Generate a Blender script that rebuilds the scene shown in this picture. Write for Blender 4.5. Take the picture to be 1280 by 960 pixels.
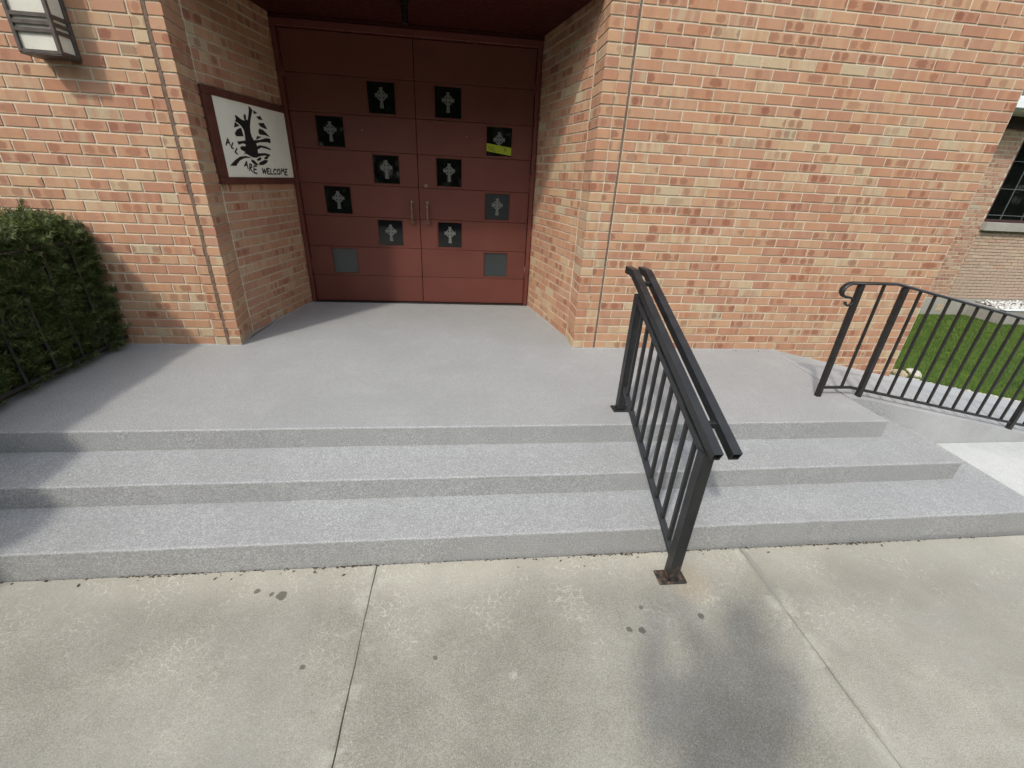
import bpy, bmesh, math, random
import numpy as np
from mathutils import Vector, Matrix, noise

random.seed(7)
rng = np.random.default_rng(7)
S = bpy.context.scene
for o in list(bpy.data.objects):
    bpy.data.objects.remove(o)

# ------------------------------------------------------------------ camera
# metres; z = 0 is the top of the landing, the camera stands above the origin
cam_d = bpy.data.cameras.new('camera')
cam = bpy.data.objects.new('camera', cam_d)
S.collection.objects.link(cam)
cam_d.sensor_fit = 'HORIZONTAL'
cam_d.sensor_width = 36.0
cam_d.lens = 534.454 / 1280 * 36
cam_d.clip_start = 0.02
cam_d.clip_end = 2000
RIGHT = Vector((0.9939237, -0.0995896, 0.0468779))
DOWN = Vector((-0.0011290, -0.4350895, -0.9003865))
FWD = Vector((0.1100652, 0.8948626, -0.4325583))
CAM = Vector((0, 0, 1.27))
m = Matrix((RIGHT, -DOWN, -FWD)).transposed().to_4x4()
m.translation = CAM
cam.matrix_world = m
S.camera = cam

# ------------------------------------------------------------------ light
sun_dir = Vector((0.96, 1.30, -1.71)).normalized()      # the way the light travels
SUN_EL = math.asin(-sun_dir.z)
SUN_ROT = math.atan2(-sun_dir.x, -sun_dir.y)
world = bpy.data.worlds.new('World')
S.world = world
world.use_nodes = True
wn = world.node_tree.nodes
wl = world.node_tree.links
bg = wn['Background']
sky = wn.new('ShaderNodeTexSky')
sky.sky_type = 'NISHITA'
sky.sun_disc = False
sky.sun_elevation = SUN_EL
sky.sun_rotation = SUN_ROT
sky.air_density = 1.0
sky.dust_density = 1.2
sky.ozone_density = 1.0
hs = wn.new('ShaderNodeHueSaturation')       # thin high cloud: a paler sky
hs.inputs['Saturation'].default_value = 0.38
wl.new(sky.outputs[0], hs.inputs['Color'])
wl.new(hs.outputs[0], bg.inputs[0])
bg.inputs[1].default_value = 0.15
sun_d = bpy.data.lights.new('sun', 'SUN')
sun_d.energy = 0.92
sun_d.angle = math.radians(3.4)
sun_d.color = (1.0, 0.945, 0.86)
sun = bpy.data.objects.new('sun', sun_d)
sun.rotation_euler = sun_dir.to_track_quat('-Z', 'Y').to_euler()
sun.location = (-6, -8, 12)
S.collection.objects.link(sun)
S.view_settings.view_transform = 'Standard'
S.view_settings.look = 'None'
S.view_settings.gamma = 1.0
S.view_settings.use_curve_mapping = False
S.view_settings.exposure = 1.38

# ------------------------------------------------------------------ helpers
COL = S.collection

def tag(o, label=None, cat=None, group=None, kind=None):
    if label: o['label'] = label
    if cat: o['category'] = cat
    if group: o['group'] = group
    if kind: o['kind'] = kind
    return o

def empty(name, loc=(0, 0, 0), rz=0.0, **k):
    o = bpy.data.objects.new(name, None)
    o.empty_display_size = 0.1
    o.location = loc
    o.rotation_euler = (0, 0, rz)
    COL.objects.link(o)
    return tag(o, **k)

def link(name, me, parent=None, loc=(0, 0, 0), rot=(0, 0, 0), **k):
    o = bpy.data.objects.new(name, me)
    o.location = loc
    o.rotation_euler = rot
    COL.objects.link(o)
    if parent is not None:
        o.parent = parent
    return tag(o, **k)

class MB:
    """collects shapes into one bmesh"""
    def __init__(s):
        s.bm = bmesh.new()
    def box(s, a, b, bev=0.0):
        x0, y0, z0 = a
        x1, y1, z1 = b
        t = bmesh.new()
        bmesh.ops.create_cube(t, size=1.0)
        for v in t.verts:
            v.co = Vector(((x0 + x1) / 2 + v.co.x * (x1 - x0), (y0 + y1) / 2 + v.co.y * (y1 - y0), (z0 + z1) / 2 + v.co.z * (z1 - z0)))
        if bev:
            bmesh.ops.bevel(t, geom=list(t.edges), offset=bev, segments=1, affect='EDGES', profile=0.5)
        s._merge(t)
        return s
    def _merge(s, t):
        me = bpy.data.meshes.new('tmp')
        t.to_mesh(me)
        t.free()
        s.bm.from_mesh(me)
        bpy.data.meshes.remove(me)
    def prism(s, pts, z0, z1):
        """pts: plan polygon; z0/z1 numbers or functions of (x, y)"""
        f0 = z0 if callable(z0) else (lambda x, y: z0)
        f1 = z1 if callable(z1) else (lambda x, y: z1)
        lo = [s.bm.verts.new((x, y, f0(x, y))) for x, y in pts]
        hi = [s.bm.verts.new((x, y, f1(x, y))) for x, y in pts]
        n = len(pts)
        fs = [s.bm.faces.new(lo[::-1]), s.bm.faces.new(hi)]
        for i in range(n):
            fs.append(s.bm.faces.new((lo[i], lo[(i + 1) % n], hi[(i + 1) % n], hi[i])))
        bmesh.ops.recalc_face_normals(s.bm, faces=fs)
        return s
    def bar(s, p, q, w, h, up=(0, 0, 1), ext=0.0, bev=0.0):
        """rectangular bar from p to q, w wide (sideways), h high"""
        p = Vector(p); q = Vector(q)
        d = (q - p).normalized()
        p = p - d * ext; q = q + d * ext
        up = Vector(up)
        side = d.cross(up).normalized()
        u = side.cross(d).normalized()
        t = bmesh.new()
        r = []
        for c in (p, q):
            r.append([t.verts.new(c + side * (w / 2 * a) + u * (h / 2 * b)) for a, b in ((-1, -1), (1, -1), (1, 1), (-1, 1))])
        t.faces.new(r[0][::-1]); t.faces.new(r[1])
        for i in range(4):
            t.faces.new((r[0][i], r[0][(i + 1) % 4], r[1][(i + 1) % 4], r[1][i]))
        bmesh.ops.recalc_face_normals(t, faces=list(t.faces))
        if bev:
            bmesh.ops.bevel(t, geom=list(t.edges), offset=bev, segments=2, affect='EDGES', profile=0.5)
        s._merge(t)
        return s
    def tube(s, path, rad, seg=10, caps=True, sx=1.0, sy=1.0):
        path = [Vector(p) for p in path]
        n = len(path)
        rs = rad if isinstance(rad, (list, tuple)) else [rad] * n
        ref = None
        rings = []
        for i, p in enumerate(path):
            d = (path[min(i + 1, n - 1)] - path[max(i - 1, 0)]).normalized()
            if ref is None:
                ref = Vector((0, 0, 1)) if abs(d.z) < 0.9 else Vector((1, 0, 0))
            a = d.cross(ref)
            if a.length < 1e-4: a = d.cross(Vector((0, 1, 0)))
            a.normalize()
            b = a.cross(d).normalized()
            ref = b
            rings.append([s.bm.verts.new(p + (a * math.cos(2 * math.pi * k / seg) * sx + b * math.sin(2 * math.pi * k / seg) * sy) * rs[i]) for k in range(seg)])
        for i in range(n - 1):
            for k in range(seg):
                s.bm.faces.new((rings[i][k], rings[i][(k + 1) % seg], rings[i + 1][(k + 1) % seg], rings[i + 1][k]))
        if caps:
            s.bm.faces.new(rings[0][::-1]); s.bm.faces.new(rings[-1])
        return s
    def mesh(s, mat, smooth=False):
        me = bpy.data.meshes.new('mesh')
        bmesh.ops.recalc_face_normals(s.bm, faces=list(s.bm.faces))
        s.bm.to_mesh(me); s.bm.free()
        if mat: me.materials.append(mat)
        if smooth:
            for p in me.polygons: p.use_smooth = True
        return me
    def build(s, name, mat, parent=None, loc=(0, 0, 0), rot=(0, 0, 0), smooth=False, **k):
        return link(name, s.mesh(mat, smooth), parent, loc, rot, **k)

def hyp_mesh(verts, faces, mat):
    me = bpy.data.meshes.new('mesh')
    verts = np.asarray(verts, dtype=np.float32)
    faces = np.asarray(faces, dtype=np.int32)
    k = faces.shape[1]
    me.vertices.add(len(verts)); me.vertices.foreach_set('co', verts.ravel())
    me.loops.add(faces.size); me.loops.foreach_set('vertex_index', faces.ravel())
    me.polygons.add(len(faces))
    me.polygons.foreach_set('loop_start', np.arange(0, faces.size, k, dtype=np.int32))
    me.polygons.foreach_set('loop_total', np.full(len(faces), k, dtype=np.int32))
    me.update(calc_edges=True)
    if mat: me.materials.append(mat)
    return me

# ------------------------------------------------------------------ materials
def new_mat(name):
    m = bpy.data.materials.new(name)
    m.use_nodes = True
    nt = m.node_tree
    return m, nt, nt.nodes['Principled BSDF']

class NT:
    """small node helper"""
    def __init__(s, nt): s.nt = nt
    def n(s, t, **k):
        x = s.nt.nodes.new(t)
        for a, b in k.items(): setattr(x, a, b)
        return x
    def l(s, a, b): s.nt.links.new(a, b)
    def val(s, x, i, v):
        if hasattr(v, 'is_output') or hasattr(v, 'links'): s.l(v, x.inputs[i])
        else: x.inputs[i].default_value = v
    def math(s, op, a, b=0.0, c=0.0, clamp=False):
        x = s.n('ShaderNodeMath', operation=op); x.use_clamp = clamp
        s.val(x, 0, a); s.val(x, 1, b); s.val(x, 2, c)
        return x.outputs[0]
    def vmath(s, op, a, b=(0, 0, 0)):
        x = s.n('ShaderNodeVectorMath', operation=op)
        s.val(x, 0, a); s.val(x, 1, b)
        return x.outputs['Value'] if op in ('LENGTH', 'DISTANCE', 'DOT_PRODUCT') else x.outputs[0]
    def noise(s, vec, scale, detail=3, rough=0.55, out=0):
        x = s.n('ShaderNodeTexNoise')
        s.l(vec, x.inputs['Vector'])
        x.inputs['Scale'].default_value = scale
        x.inputs['Detail'].default_value = detail
        x.inputs['Roughness'].default_value = rough
        return x.outputs[out]
    def voro(s, vec, scale, feature='F1'):
        x = s.n('ShaderNodeTexVoronoi'); x.feature = feature
        s.l(vec, x.inputs['Vector']); x.inputs['Scale'].default_value = scale
        return x.outputs['Distance']
    def ramp(s, fac, stops, interp='LINEAR'):
        x = s.n('ShaderNodeValToRGB'); x.color_ramp.interpolation = interp
        e = x.color_ramp.elements
        while len(e) < len(stops): e.new(0.5)
        for i, (p, c) in enumerate(stops):
            e[i].position = p
            e[i].color = (*c, 1) if len(c) == 3 else c
        s.l(fac, x.inputs[0])
        return x.outputs[0]
    def smooth(s, v, a, b, lo=0.0, hi=1.0):
        x = s.n('ShaderNodeMapRange'); x.interpolation_type = 'SMOOTHSTEP'
        s.val(x, 0, v)
        x.inputs[1].default_value = a; x.inputs[2].default_value = b
        x.inputs[3].default_value = lo; x.inputs[4].default_value = hi
        return x.outputs[0]
    def mix(s, fac, a, b, mode='MIX'):
        x = s.n('ShaderNodeMix', data_type='RGBA', blend_type=mode)
        s.val(x, 0, fac); 
        for i, v in ((6, a), (7, b)):
            if isinstance(v, tuple): x.inputs[i].default_value = (*v, 1)
            else: s.l(v, x.inputs[i])
        return x.outputs[2]
    def bump(s, h, strength, dist, bsdf):
        x = s.n('ShaderNodeBump')
        x.inputs['Strength'].default_value = strength
        x.inputs['Distance'].default_value = dist
        s.l(h, x.inputs['Height'])
        s.l(x.outputs[0], bsdf.inputs['Normal'])

def brick_mat(name, palette, single=True, spots=1.0):
    """fired face brick with kiss marks; single: one object per brick, else one island per brick"""
    m, nt, b = new_mat(name)
    N = NT(nt)
    if single:
        r = N.n('ShaderNodeObjectInfo').outputs['Random']
    else:
        r = N.n('ShaderNodeNewGeometry').outputs['Random Per Island']
    uv = N.n('ShaderNodeUVMap').outputs[0]       # metres on the brick face, centre = 0
    sx = N.n('ShaderNodeSeparateXYZ'); N.l(uv, sx.inputs[0])
    u, v = sx.outputs[0], sx.outputs[1]
    off = N.math('MULTIPLY', r, 91.7)
    cv = N.n('ShaderNodeCombineXYZ'); N.l(u, cv.inputs[0]); N.l(v, cv.inputs[1]); N.l(off, cv.inputs[2])
    P = cv.outputs[0]
    base = N.ramp(r, palette, 'LINEAR')
    # second independent random
    r2 = N.math('FRACT', N.math('MULTIPLY', r, 57.31))
    r3 = N.math('FRACT', N.math('MULTIPLY', r, 311.7))
    # flashed colour drifting along the brick
    base2 = N.ramp(r2, palette, 'LINEAR')
    cb = N.n('ShaderNodeCombineXYZ'); N.l(N.math('MULTIPLY', u, 17.0), cb.inputs[0]); N.l(N.math('MULTIPLY', v, 3.0), cb.inputs[1]); N.l(off, cb.inputs[2])
    band = N.noise(cb.outputs[0], 1.0, 1.0, 0.4)
    base = N.mix(N.smooth(band, 0.44, 0.60, 0.0, 0.62), base, base2)
    # kiss marks: two to four rounded darker patches on a brick, missing on many
    wob = N.noise(P, 70, 2)
    kk = N.math('ADD', 1.1, N.math('MULTIPLY', r3, 2.5))
    uu = N.math('ADD', N.math('MULTIPLY', N.math('DIVIDE', u, 0.19), kk), N.math('MULTIPLY', r2, 0.7))
    cell = N.math('FLOOR', uu)
    fu = N.math('SUBTRACT', N.math('SUBTRACT', uu, cell), 0.5)
    du = N.math('DIVIDE', fu, 0.41); dv = N.math('DIVIDE', v, 0.0255)
    p4 = N.math('ADD', N.math('POWER', N.math('ABSOLUTE', du), 2.6), N.math('POWER', N.math('ABSOLUTE', dv), 2.6))
    p4 = N.math('ADD', p4, N.math('MULTIPLY', N.math('SUBTRACT', wob, 0.5), 1.9))
    blob = N.smooth(p4, 0.45, 1.15, 1.0, 0.0)
    cw = N.n('ShaderNodeTexWhiteNoise', noise_dimensions='2D')
    cc = N.n('ShaderNodeCombineXYZ'); N.l(cell, cc.inputs[0]); N.l(off, cc.inputs[1]); N.l(cc.outputs[0], cw.inputs['Vector'])
    has = N.smooth(cw.outputs[0], 0.30, 0.80)
    amt = N.math('MULTIPLY', N.math('MULTIPLY', blob, has), N.smooth(N.math('FRACT', N.math('MULTIPLY', r, 739.1)), 0.12, 0.8, 0.0, 0.92 * spots))
    dark = N.mix(1.0, base, (0.66, 0.53, 0.53), 'MULTIPLY')
    col = N.mix(amt, base, dark)
    # whole brick a bit lighter / duller
    big = N.noise(P, 14, 2)
    col = N.mix(N.smooth(big, 0.35, 0.7, 0.0, 0.35), col, N.mix(1.0, col, (1.16, 1.12, 1.05), 'MULTIPLY'))
    grain = N.noise(P, 420, 2, 0.7)
    col = N.mix(N.smooth(grain, 0.36, 0.66, 0.28, 0.0), col, N.mix(1.0, col, (0.62, 0.58, 0.56), 'MULTIPLY'))
    fleck = N.noise(P, 160, 1, 0.5)
    col = N.mix(N.smooth(fleck, 0.72, 0.78, 0.0, 0.6), col, (0.10, 0.06, 0.05))
    # mortar smear at the arrises
    eu = N.smooth(N.math('ABSOLUTE', v), 0.0235, 0.0295)
    smear = N.math('MULTIPLY', eu, N.smooth(N.noise(P, 35, 3), 0.42, 0.62, 0.0, 0.45))
    col = N.mix(smear, col, (0.50, 0.43, 0.33))
    N.l(col, b.inputs['Base Color'])
    b.inputs['Roughness'].default_value = 0.86
    b.inputs['Specular IOR Level'].default_value = 0.25
    h = N.math('ADD', N.math('MULTIPLY', grain, 0.5), N.math('MULTIPLY', N.noise(P, 70, 3), 0.8))
    N.bump(h, 0.55, 0.0025, b)
    return m

PAL = [(0.0, (0.43, 0.212, 0.125)), (0.14, (0.485, 0.27, 0.16)), (0.28, (0.395, 0.195, 0.125)), (0.42, (0.50, 0.29, 0.168)),
       (0.54, (0.44, 0.245, 0.16)), (0.66, (0.51, 0.32, 0.19)), (0.76, (0.40, 0.205, 0.135)), (0.87, (0.50, 0.34, 0.205)), (0.95, (0.50, 0.385, 0.245)), (1.0, (0.46, 0.37, 0.25))]
PAL = [(p, (c[0] * 0.955, c[1] * 0.97, c[2] * 0.965)) for p, c in PAL]
M = {}
M['brick'] = brick_mat('face_brick', PAL)
M['brick_joined'] = brick_mat('face_brick_joined', PAL, single=False)
PALD = [(p, (c[0] * 0.92, c[1] * 0.98, c[2] * 1.10)) for p, c in PAL]
M['brick_far'] = brick_mat('wing_brick', PALD)
M['brick_far_joined'] = brick_mat('wing_brick_joined', PALD, single=False)
PALB = [(0.0, (0.43, 0.31, 0.225)), (0.3, (0.47, 0.36, 0.27)), (0.6, (0.40, 0.30, 0.23)), (0.85, (0.49, 0.39, 0.285)), (1.0, (0.45, 0.275, 0.195))]
M['brick_beige'] = brick_mat('beige_brick', PALB, spots=0.3)

def mortar_mat():
    m, nt, b = new_mat('mortar')
    N = NT(nt)
    P = N.n('ShaderNodeTexCoord').outputs['Object']
    a = N.noise(P, 6, 4)
    g = N.noise(P, 300, 2, 0.7)
    col = N.ramp(a, [(0.3, (0.52, 0.455, 0.335)), (0.7, (0.67, 0.60, 0.455))])
    col = N.mix(N.smooth(g, 0.35, 0.65, 0.3, 0.0), col, (0.28, 0.25, 0.2))
    N.l(col, b.inputs['Base Color'])
    b.inputs['Roughness'].default_value = 0.95
    b.inputs['Specular IOR Level'].default_value = 0.2
    N.bump(g, 0.5, 0.002, b)
    return m
M['mortar'] = mortar_mat()

def coating_mat():
    """grey speckled non-slip coating on landing and steps"""
    m, nt, b = new_mat('speckled_coating')
    N = NT(nt)
    P = N.n('ShaderNodeTexCoord').outputs['Object']
    a = N.noise(P, 150, 3, 0.85)
    c = N.voro(P, 130)
    big = N.noise(P, 1.6, 3)
    mid = N.noise(P, 26, 3, 0.6)
    col = N.ramp(a, [(0.33, (0.175, 0.178, 0.173)), (0.455, (0.285, 0.289, 0.281)), (0.55, (0.345, 0.348, 0.338)), (0.68, (0.55, 0.553, 0.537))])
    col = N.mix(N.smooth(c, 0.08, 0.24, 0.32, 0.0), col, (0.62, 0.62, 0.62))
    col = N.mix(N.smooth(mid, 0.35, 0.7, 0.0, 0.16), col, (0.19, 0.193, 0.19))
    col = N.mix(N.smooth(big, 0.38, 0.66, 0.0, 0.26), col, (0.235, 0.235, 0.228))
    patch = N.noise(P, 4.5, 5, 0.7)
    col = N.mix(N.smooth(patch, 0.50, 0.72, 0.0, 0.22), col, (0.42, 0.42, 0.41))
    scuff = N.noise(P, 11, 4, 0.75)
    col = N.mix(N.smooth(scuff, 0.63, 0.74, 0.0, 0.22), col, (0.16, 0.155, 0.145))
    N.l(col, b.inputs['Base Color'])
    b.inputs['Roughness'].default_value = 0.62
    b.inputs['Specular IOR Level'].default_value = 0.35
    h = N.math('ADD', N.math('MULTIPLY', a, 0.7), N.math('MULTIPLY', mid, 0.8))
    N.bump(h, 0.6, 0.003, b)
    return m
M['coating'] = coating_mat()

def concrete_mat(name, c0, c1, stains=True):
    m, nt, b = new_mat(name)
    N = NT(nt)
    tc = N.n('ShaderNodeNewGeometry').outputs['Position']
    P = tc
    a = N.noise(P, 1.3, 5, 0.6)
    mid = N.noise(P, 9, 5, 0.65)
    g = N.noise(P, 250, 3, 0.8)
    col = N.ramp(a, [(0.32, c0), (0.68, c1)])
    col = N.mix(N.smooth(mid, 0.35, 0.72, 0.0, 0.35), col, N.mix(1.0, col, (0.78, 0.76, 0.72), 'MULTIPLY'))
    g2 = N.noise(P, 170, 3, 0.75)
    col = N.mix(N.smooth(g2, 0.36, 0.55, 0.42, 0.0), col, N.mix(1.0, col, (0.62, 0.60, 0.56), 'MULTIPLY'))
    col = N.mix(N.smooth(g, 0.36, 0.56, 0.55, 0.0), col, N.mix(1.0, col, (0.48, 0.46, 0.43), 'MULTIPLY'))
    col = N.mix(N.smooth(g, 0.57, 0.70, 0.0, 0.5), col, (0.60, 0.58, 0.50))
    if stains:
        s = N.n('ShaderNodeSeparateXYZ'); N.l(P, s.inputs[0])
        x, y = s.outputs[0], s.outputs[1]
        # pale scratches (dried cement dragged on the surface), thickest near the steps
        mp = N.n('ShaderNodeMapping'); N.l(P, mp.inputs[0])
        dist = N.noise(P, 6.0, 2, 0.5, out=1)
        wv = N.vmath('ADD', P, N.vmath('SCALE', dist, (0, 0, 0)))
        v1 = N.n('ShaderNodeVectorMath', operation='MULTIPLY_ADD'); N.l(dist, v1.inputs[0]); v1.inputs[1].default_value = (0.10, 0.10, 0.0); N.l(P, v1.inputs[2])
        cr = N.n('ShaderNodeTexVoronoi'); cr.feature = 'DISTANCE_TO_EDGE'; N.l(v1.outputs[0], cr.inputs['Vector']); cr.inputs['Scale'].default_value = 34
        line = N.math('MULTIPLY', N.smooth(cr.outputs[0], 0.0, 0.09, 1.0, 0.0), N.smooth(N.noise(P, 60, 3), 0.40, 0.62))
        near = N.smooth(N.math('ADD', y, N.math('MULTIPLY', a, 0.7)), 1.15, 1.80, 0.14, 0.62)
        brk = N.smooth(N.noise(P, 5, 3), 0.42, 0.6)
        col = N.mix(N.math('MULTIPLY', N.math('MULTIPLY', line, near), brk), col, (0.60, 0.57, 0.48))
        # yellowish wash along the first riser
        col = N.mix(N.smooth(N.math('ADD', y, N.math('MULTIPLY', mid, 0.25)), 1.35, 1.65, 0.0, 0.35), col, (0.50, 0.47, 0.37))
        # greyer worn centre
        w = N.noise(P, 0.9, 3)
        col = N.mix(N.smooth(w, 0.42, 0.60, 0.0, 0.42), col, (0.255, 0.245, 0.215))
        # rust bleeding from the rail base plate
        d = N.vmath('DISTANCE', P, (1.03, 1.315, -0.395))
        rust = N.math('MULTIPLY', N.smooth(N.math('ADD', d, N.math('MULTIPLY', mid, 0.16)), 0.10, 0.24, 1.0, 0.0), 0.35)
        col = N.mix(rust, col, (0.34, 0.25, 0.15))
        # small dark spots of gum
        sp = N.n('ShaderNodeTexVoronoi'); N.l(P, sp.inputs['Vector']); sp.inputs['Scale'].default_value = 1.9
        col = N.mix(N.smooth(N.math('ADD', sp.outputs[0], N.math('MULTIPLY', mid, 0.02)), 0.026, 0.036, 0.8, 0.0), col, (0.10, 0.09, 0.07))
        for (px, py, r) in ((0.68, 1.098, 0.010), (0.733, 1.09, 0.013), (1.014, 1.137, 0.014), (-0.785, 1.349, 0.020), (-0.895, 1.38, 0.011), (-0.599, 1.04, 0.009), (-0.83, 1.36, 0.008)):
            d = N.math('ADD', N.vmath('DISTANCE', P, (px, py, -0.395)), N.math('MULTIPLY', N.noise(P, 55, 2), 0.02))
            col = N.mix(N.smooth(d, r + 0.009, r + 0.013, 0.8, 0.0), col, (0.085, 0.08, 0.06))
        d = N.math('ADD', N.vmath('DISTANCE', P, (0.18, 0.953, -0.395)), N.math('MULTIPLY', N.noise(P, 70, 2), 0.04))
        col = N.mix(N.smooth(d, 0.022, 0.040, 0.5, 0.0), col, (0.55, 0.53, 0.47))
        # dirt gathered in and beside the open joints
        for jx in (-0.41, 1.41):
            dj = N.math('ABSOLUTE', N.math('SUBTRACT', x, jx))
            dj = N.math('SUBTRACT', dj, N.math('MULTIPLY', N.noise(P, 3.5, 3), 0.03))
            col = N.mix(N.smooth(dj, -0.012, 0.004, 0.3, 0.0), col, (0.16, 0.15, 0.11))
            col = N.mix(N.smooth(N.math('ADD', dj, N.math('MULTIPLY', a, 0.1)), 0.03, 0.12, 0.26, 0.0), col, N.mix(N.smooth(N.noise(P, 7, 4, 0.7), 0.45, 0.6), col, (0.58, 0.56, 0.48)))
        dg = N.math('ABSOLUTE', N.math('SUBTRACT', x, N.math('ADD', 1.44, N.math('MULTIPLY', N.noise(P, 7, 2), -0.04))))
        wedge = N.math('MULTIPLY', N.smooth(dg, 0.006, 0.02, 1.0, 0.0), N.smooth(y, 1.13, 1.22))
        col = N.mix(N.math('MULTIPLY', wedge, 0.8), col, (0.24, 0.23, 0.2))
    N.l(col, b.inputs['Base Color'])
    b.inputs['Roughness'].default_value = 0.9
    b.inputs['Specular IOR Level'].default_value = 0.25
    h = N.math('ADD', N.math('MULTIPLY', g, 0.6), N.math('MULTIPLY', mid, 0.8))
    N.bump(h, 0.5, 0.003, b)
    return m
M['concrete'] = concrete_mat('old_concrete', (0.26, 0.248, 0.205), (0.42, 0.403, 0.342))
M['concrete_new'] = concrete_mat('pale_concrete', (0.48, 0.50, 0.48), (0.60, 0.61, 0.59), stains=False)
M['ramp'] = concrete_mat('ramp_concrete', (0.40, 0.41, 0.41), (0.50, 0.51, 0.51), stains=False)
def ramp_fade():
    # the grey coating of the landing was carried a little way down the ramp
    m = M['ramp']; nt = m.node_tree; N = NT(nt)
    b = nt.nodes['Principled BSDF']
    src = b.inputs['Base Color'].links[0].from_socket
    P = N.n('ShaderNodeNewGeometry').outputs['Position']
    s = N.n('ShaderNodeSeparateXYZ'); N.l(P, s.inputs[0])
    a = N.noise(P, 150, 3, 0.85)
    coat = N.ramp(a, [(0.33, (0.175, 0.178, 0.173)), (0.455, (0.285, 0.289, 0.281)), (0.55, (0.345, 0.348, 0.338)), (0.68, (0.55, 0.553, 0.537))])
    e = N.math('ADD', s.outputs[0], N.math('MULTIPLY', N.noise(P, 3.0, 4), 0.5))
    N.l(N.mix(N.smooth(e, 3.05, 3.75, 1.0, 0.0), src, coat), b.inputs['Base Color'])
ramp_fade()
M['concrete_dull'] = concrete_mat('foundation_concrete', (0.30, 0.285, 0.25), (0.40, 0.385, 0.34), stains=False)
M['asphalt'] = concrete_mat('asphalt', (0.05, 0.05, 0.05), (0.07, 0.07, 0.068), stains=False)

def plain(name, col, rough=0.5, spec=0.5, metal=0.0, var=0.12, scale=8.0, bump=0.0, bscale=60.0, coat=0.0):
    m, nt, b = new_mat(name)
    N = NT(nt)
    P = N.n('ShaderNodeTexCoord').outputs['Object']
    a = N.noise(P, scale, 4)
    c = N.mix(N.smooth(a, 0.3, 0.7, 0.0, 1.0), tuple(x * (1 - var) for x in col), tuple(min(1, x * (1 + var)) for x in col))
    N.l(c, b.inputs['Base Color'])
    rr = N.smooth(N.noise(P, scale * 3, 3), 0.3, 0.7, max(0.02, rough - 0.08), min(1, rough + 0.08))
    N.l(rr, b.inputs['Roughness'])
    b.inputs['Specular IOR Level'].default_value = spec
    b.inputs['Metallic'].default_value = metal
    b.inputs['Coat Weight'].default_value = coat
    if bump: N.bump(N.noise(P, bscale, 3), bump, 0.002, b)
    return m

def door_mat():
    m, nt, b = new_mat('door_paint')
    N = NT(nt)
    P = N.n('ShaderNodeTexCoord').outputs['Object']
    s = N.n('ShaderNodeSeparateXYZ'); N.l(P, s.inputs[0])
    a = N.noise(P, 2.5, 4)
    r = N.n('ShaderNodeObjectInfo').outputs['Random']
    col = N.ramp(a, [(0.3, (0.100, 0.030, 0.020)), (0.7, (0.130, 0.040, 0.027))])
    col = N.mix(N.math('MULTIPLY', r, 0.3), col, (0.16, 0.046, 0.032))
    sc = N.noise(P, 30, 4, 0.7)
    col = N.mix(N.smooth(sc, 0.66, 0.74, 0.0, 0.25), col, (0.2, 0.09, 0.07))
    N.l(col, b.inputs['Base Color'])
    b.inputs['Roughness'].default_value = 0.45
    b.inputs['Specular IOR Level'].default_value = 0.4
    N.bump(N.noise(P, 40, 3), 0.25, 0.002, b)
    return m
M['door'] = door_mat()
M['soffit'] = plain('soffit_paint', (0.045, 0.006, 0.004), 0.6, 0.3, var=0.15)
M['frame_paint'] = plain('frame_paint', (0.125, 0.034, 0.024), 0.45, 0.4, var=0.1, bump=0.2)
M['sign_frame'] = plain('sign_frame_paint', (0.10, 0.033, 0.022), 0.6, 0.35, var=0.15, bump=0.3)
M['sign_white'] = plain('sign_white', (0.82, 0.81, 0.68), 0.55, 0.4, var=0.04, scale=4)
M['sign_black'] = plain('sign_black', (0.018, 0.018, 0.016), 0.5, 0.4)
M['black_paint'] = plain('black_steel_paint', (0.013, 0.014, 0.015), 0.38, 0.55, var=0.25, scale=15, bump=0.12, bscale=90)
def black_steel():
    m, nt, b = new_mat('black_steel_paint_worn')
    N = NT(nt)
    P = N.n('ShaderNodeNewGeometry').outputs['Position']
    a = N.noise(P, 14, 4)
    col = N.ramp(a, [(0.3, (0.010, 0.011, 0.012)), (0.7, (0.019, 0.020, 0.021))])
    sc = N.noise(P, 55, 5, 0.8)
    col = N.mix(N.smooth(sc, 0.66, 0.72, 0.0, 0.5), col, (0.10, 0.10, 0.095))
    z = N.n('ShaderNodeSeparateXYZ'); N.l(P, z.inputs[0])
    foot = N.smooth(z.outputs[2], -0.36, -0.26, 1.0, 0.0)
    rr = N.math('MULTIPLY', N.smooth(N.noise(P, 42, 4, 0.7), 0.50, 0.60), foot)
    col = N.mix(N.math('MULTIPLY', rr, 0.8), col, (0.15, 0.085, 0.05))
    N.l(col, b.inputs['Base Color'])
    N.l(N.smooth(a, 0.3, 0.7, 0.30, 0.52), b.inputs['Roughness'])
    N.bump(sc, 0.15, 0.002, b)
    return m
M['black_paint'] = black_steel()
M['iron'] = plain('wrought_iron', (0.013, 0.012, 0.0115), 0.45, 0.5, var=0.3, scale=20, bump=0.3)
M['bronze'] = plain('worn_bronze', (0.22, 0.16, 0.10), 0.4, 0.5, metal=0.45, var=0.3, scale=30)
M['lamp_metal'] = plain('lamp_bronze', (0.085, 0.067, 0.055), 0.5, 0.4, metal=0.3, var=0.2, scale=20)
M['lamp_glass'] = plain('frosted_glass', (0.58, 0.56, 0.47), 0.35, 0.5, var=0.06, scale=6)
M['caulk'] = plain('sealant', (0.15, 0.105, 0.075), 0.8, 0.2, var=0.2, scale=40, bump=0.4)
M['cross'] = plain('frosted_film', (0.125, 0.135, 0.12), 0.6, 0.3, var=0.05)
M['yellow'] = plain('yellow_paper', (0.30, 0.36, 0.02), 0.7, 0.3, var=0.06)
M['ink'] = plain('marker_ink', (0.06, 0.075, 0.01), 0.6, 0.3)
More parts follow.
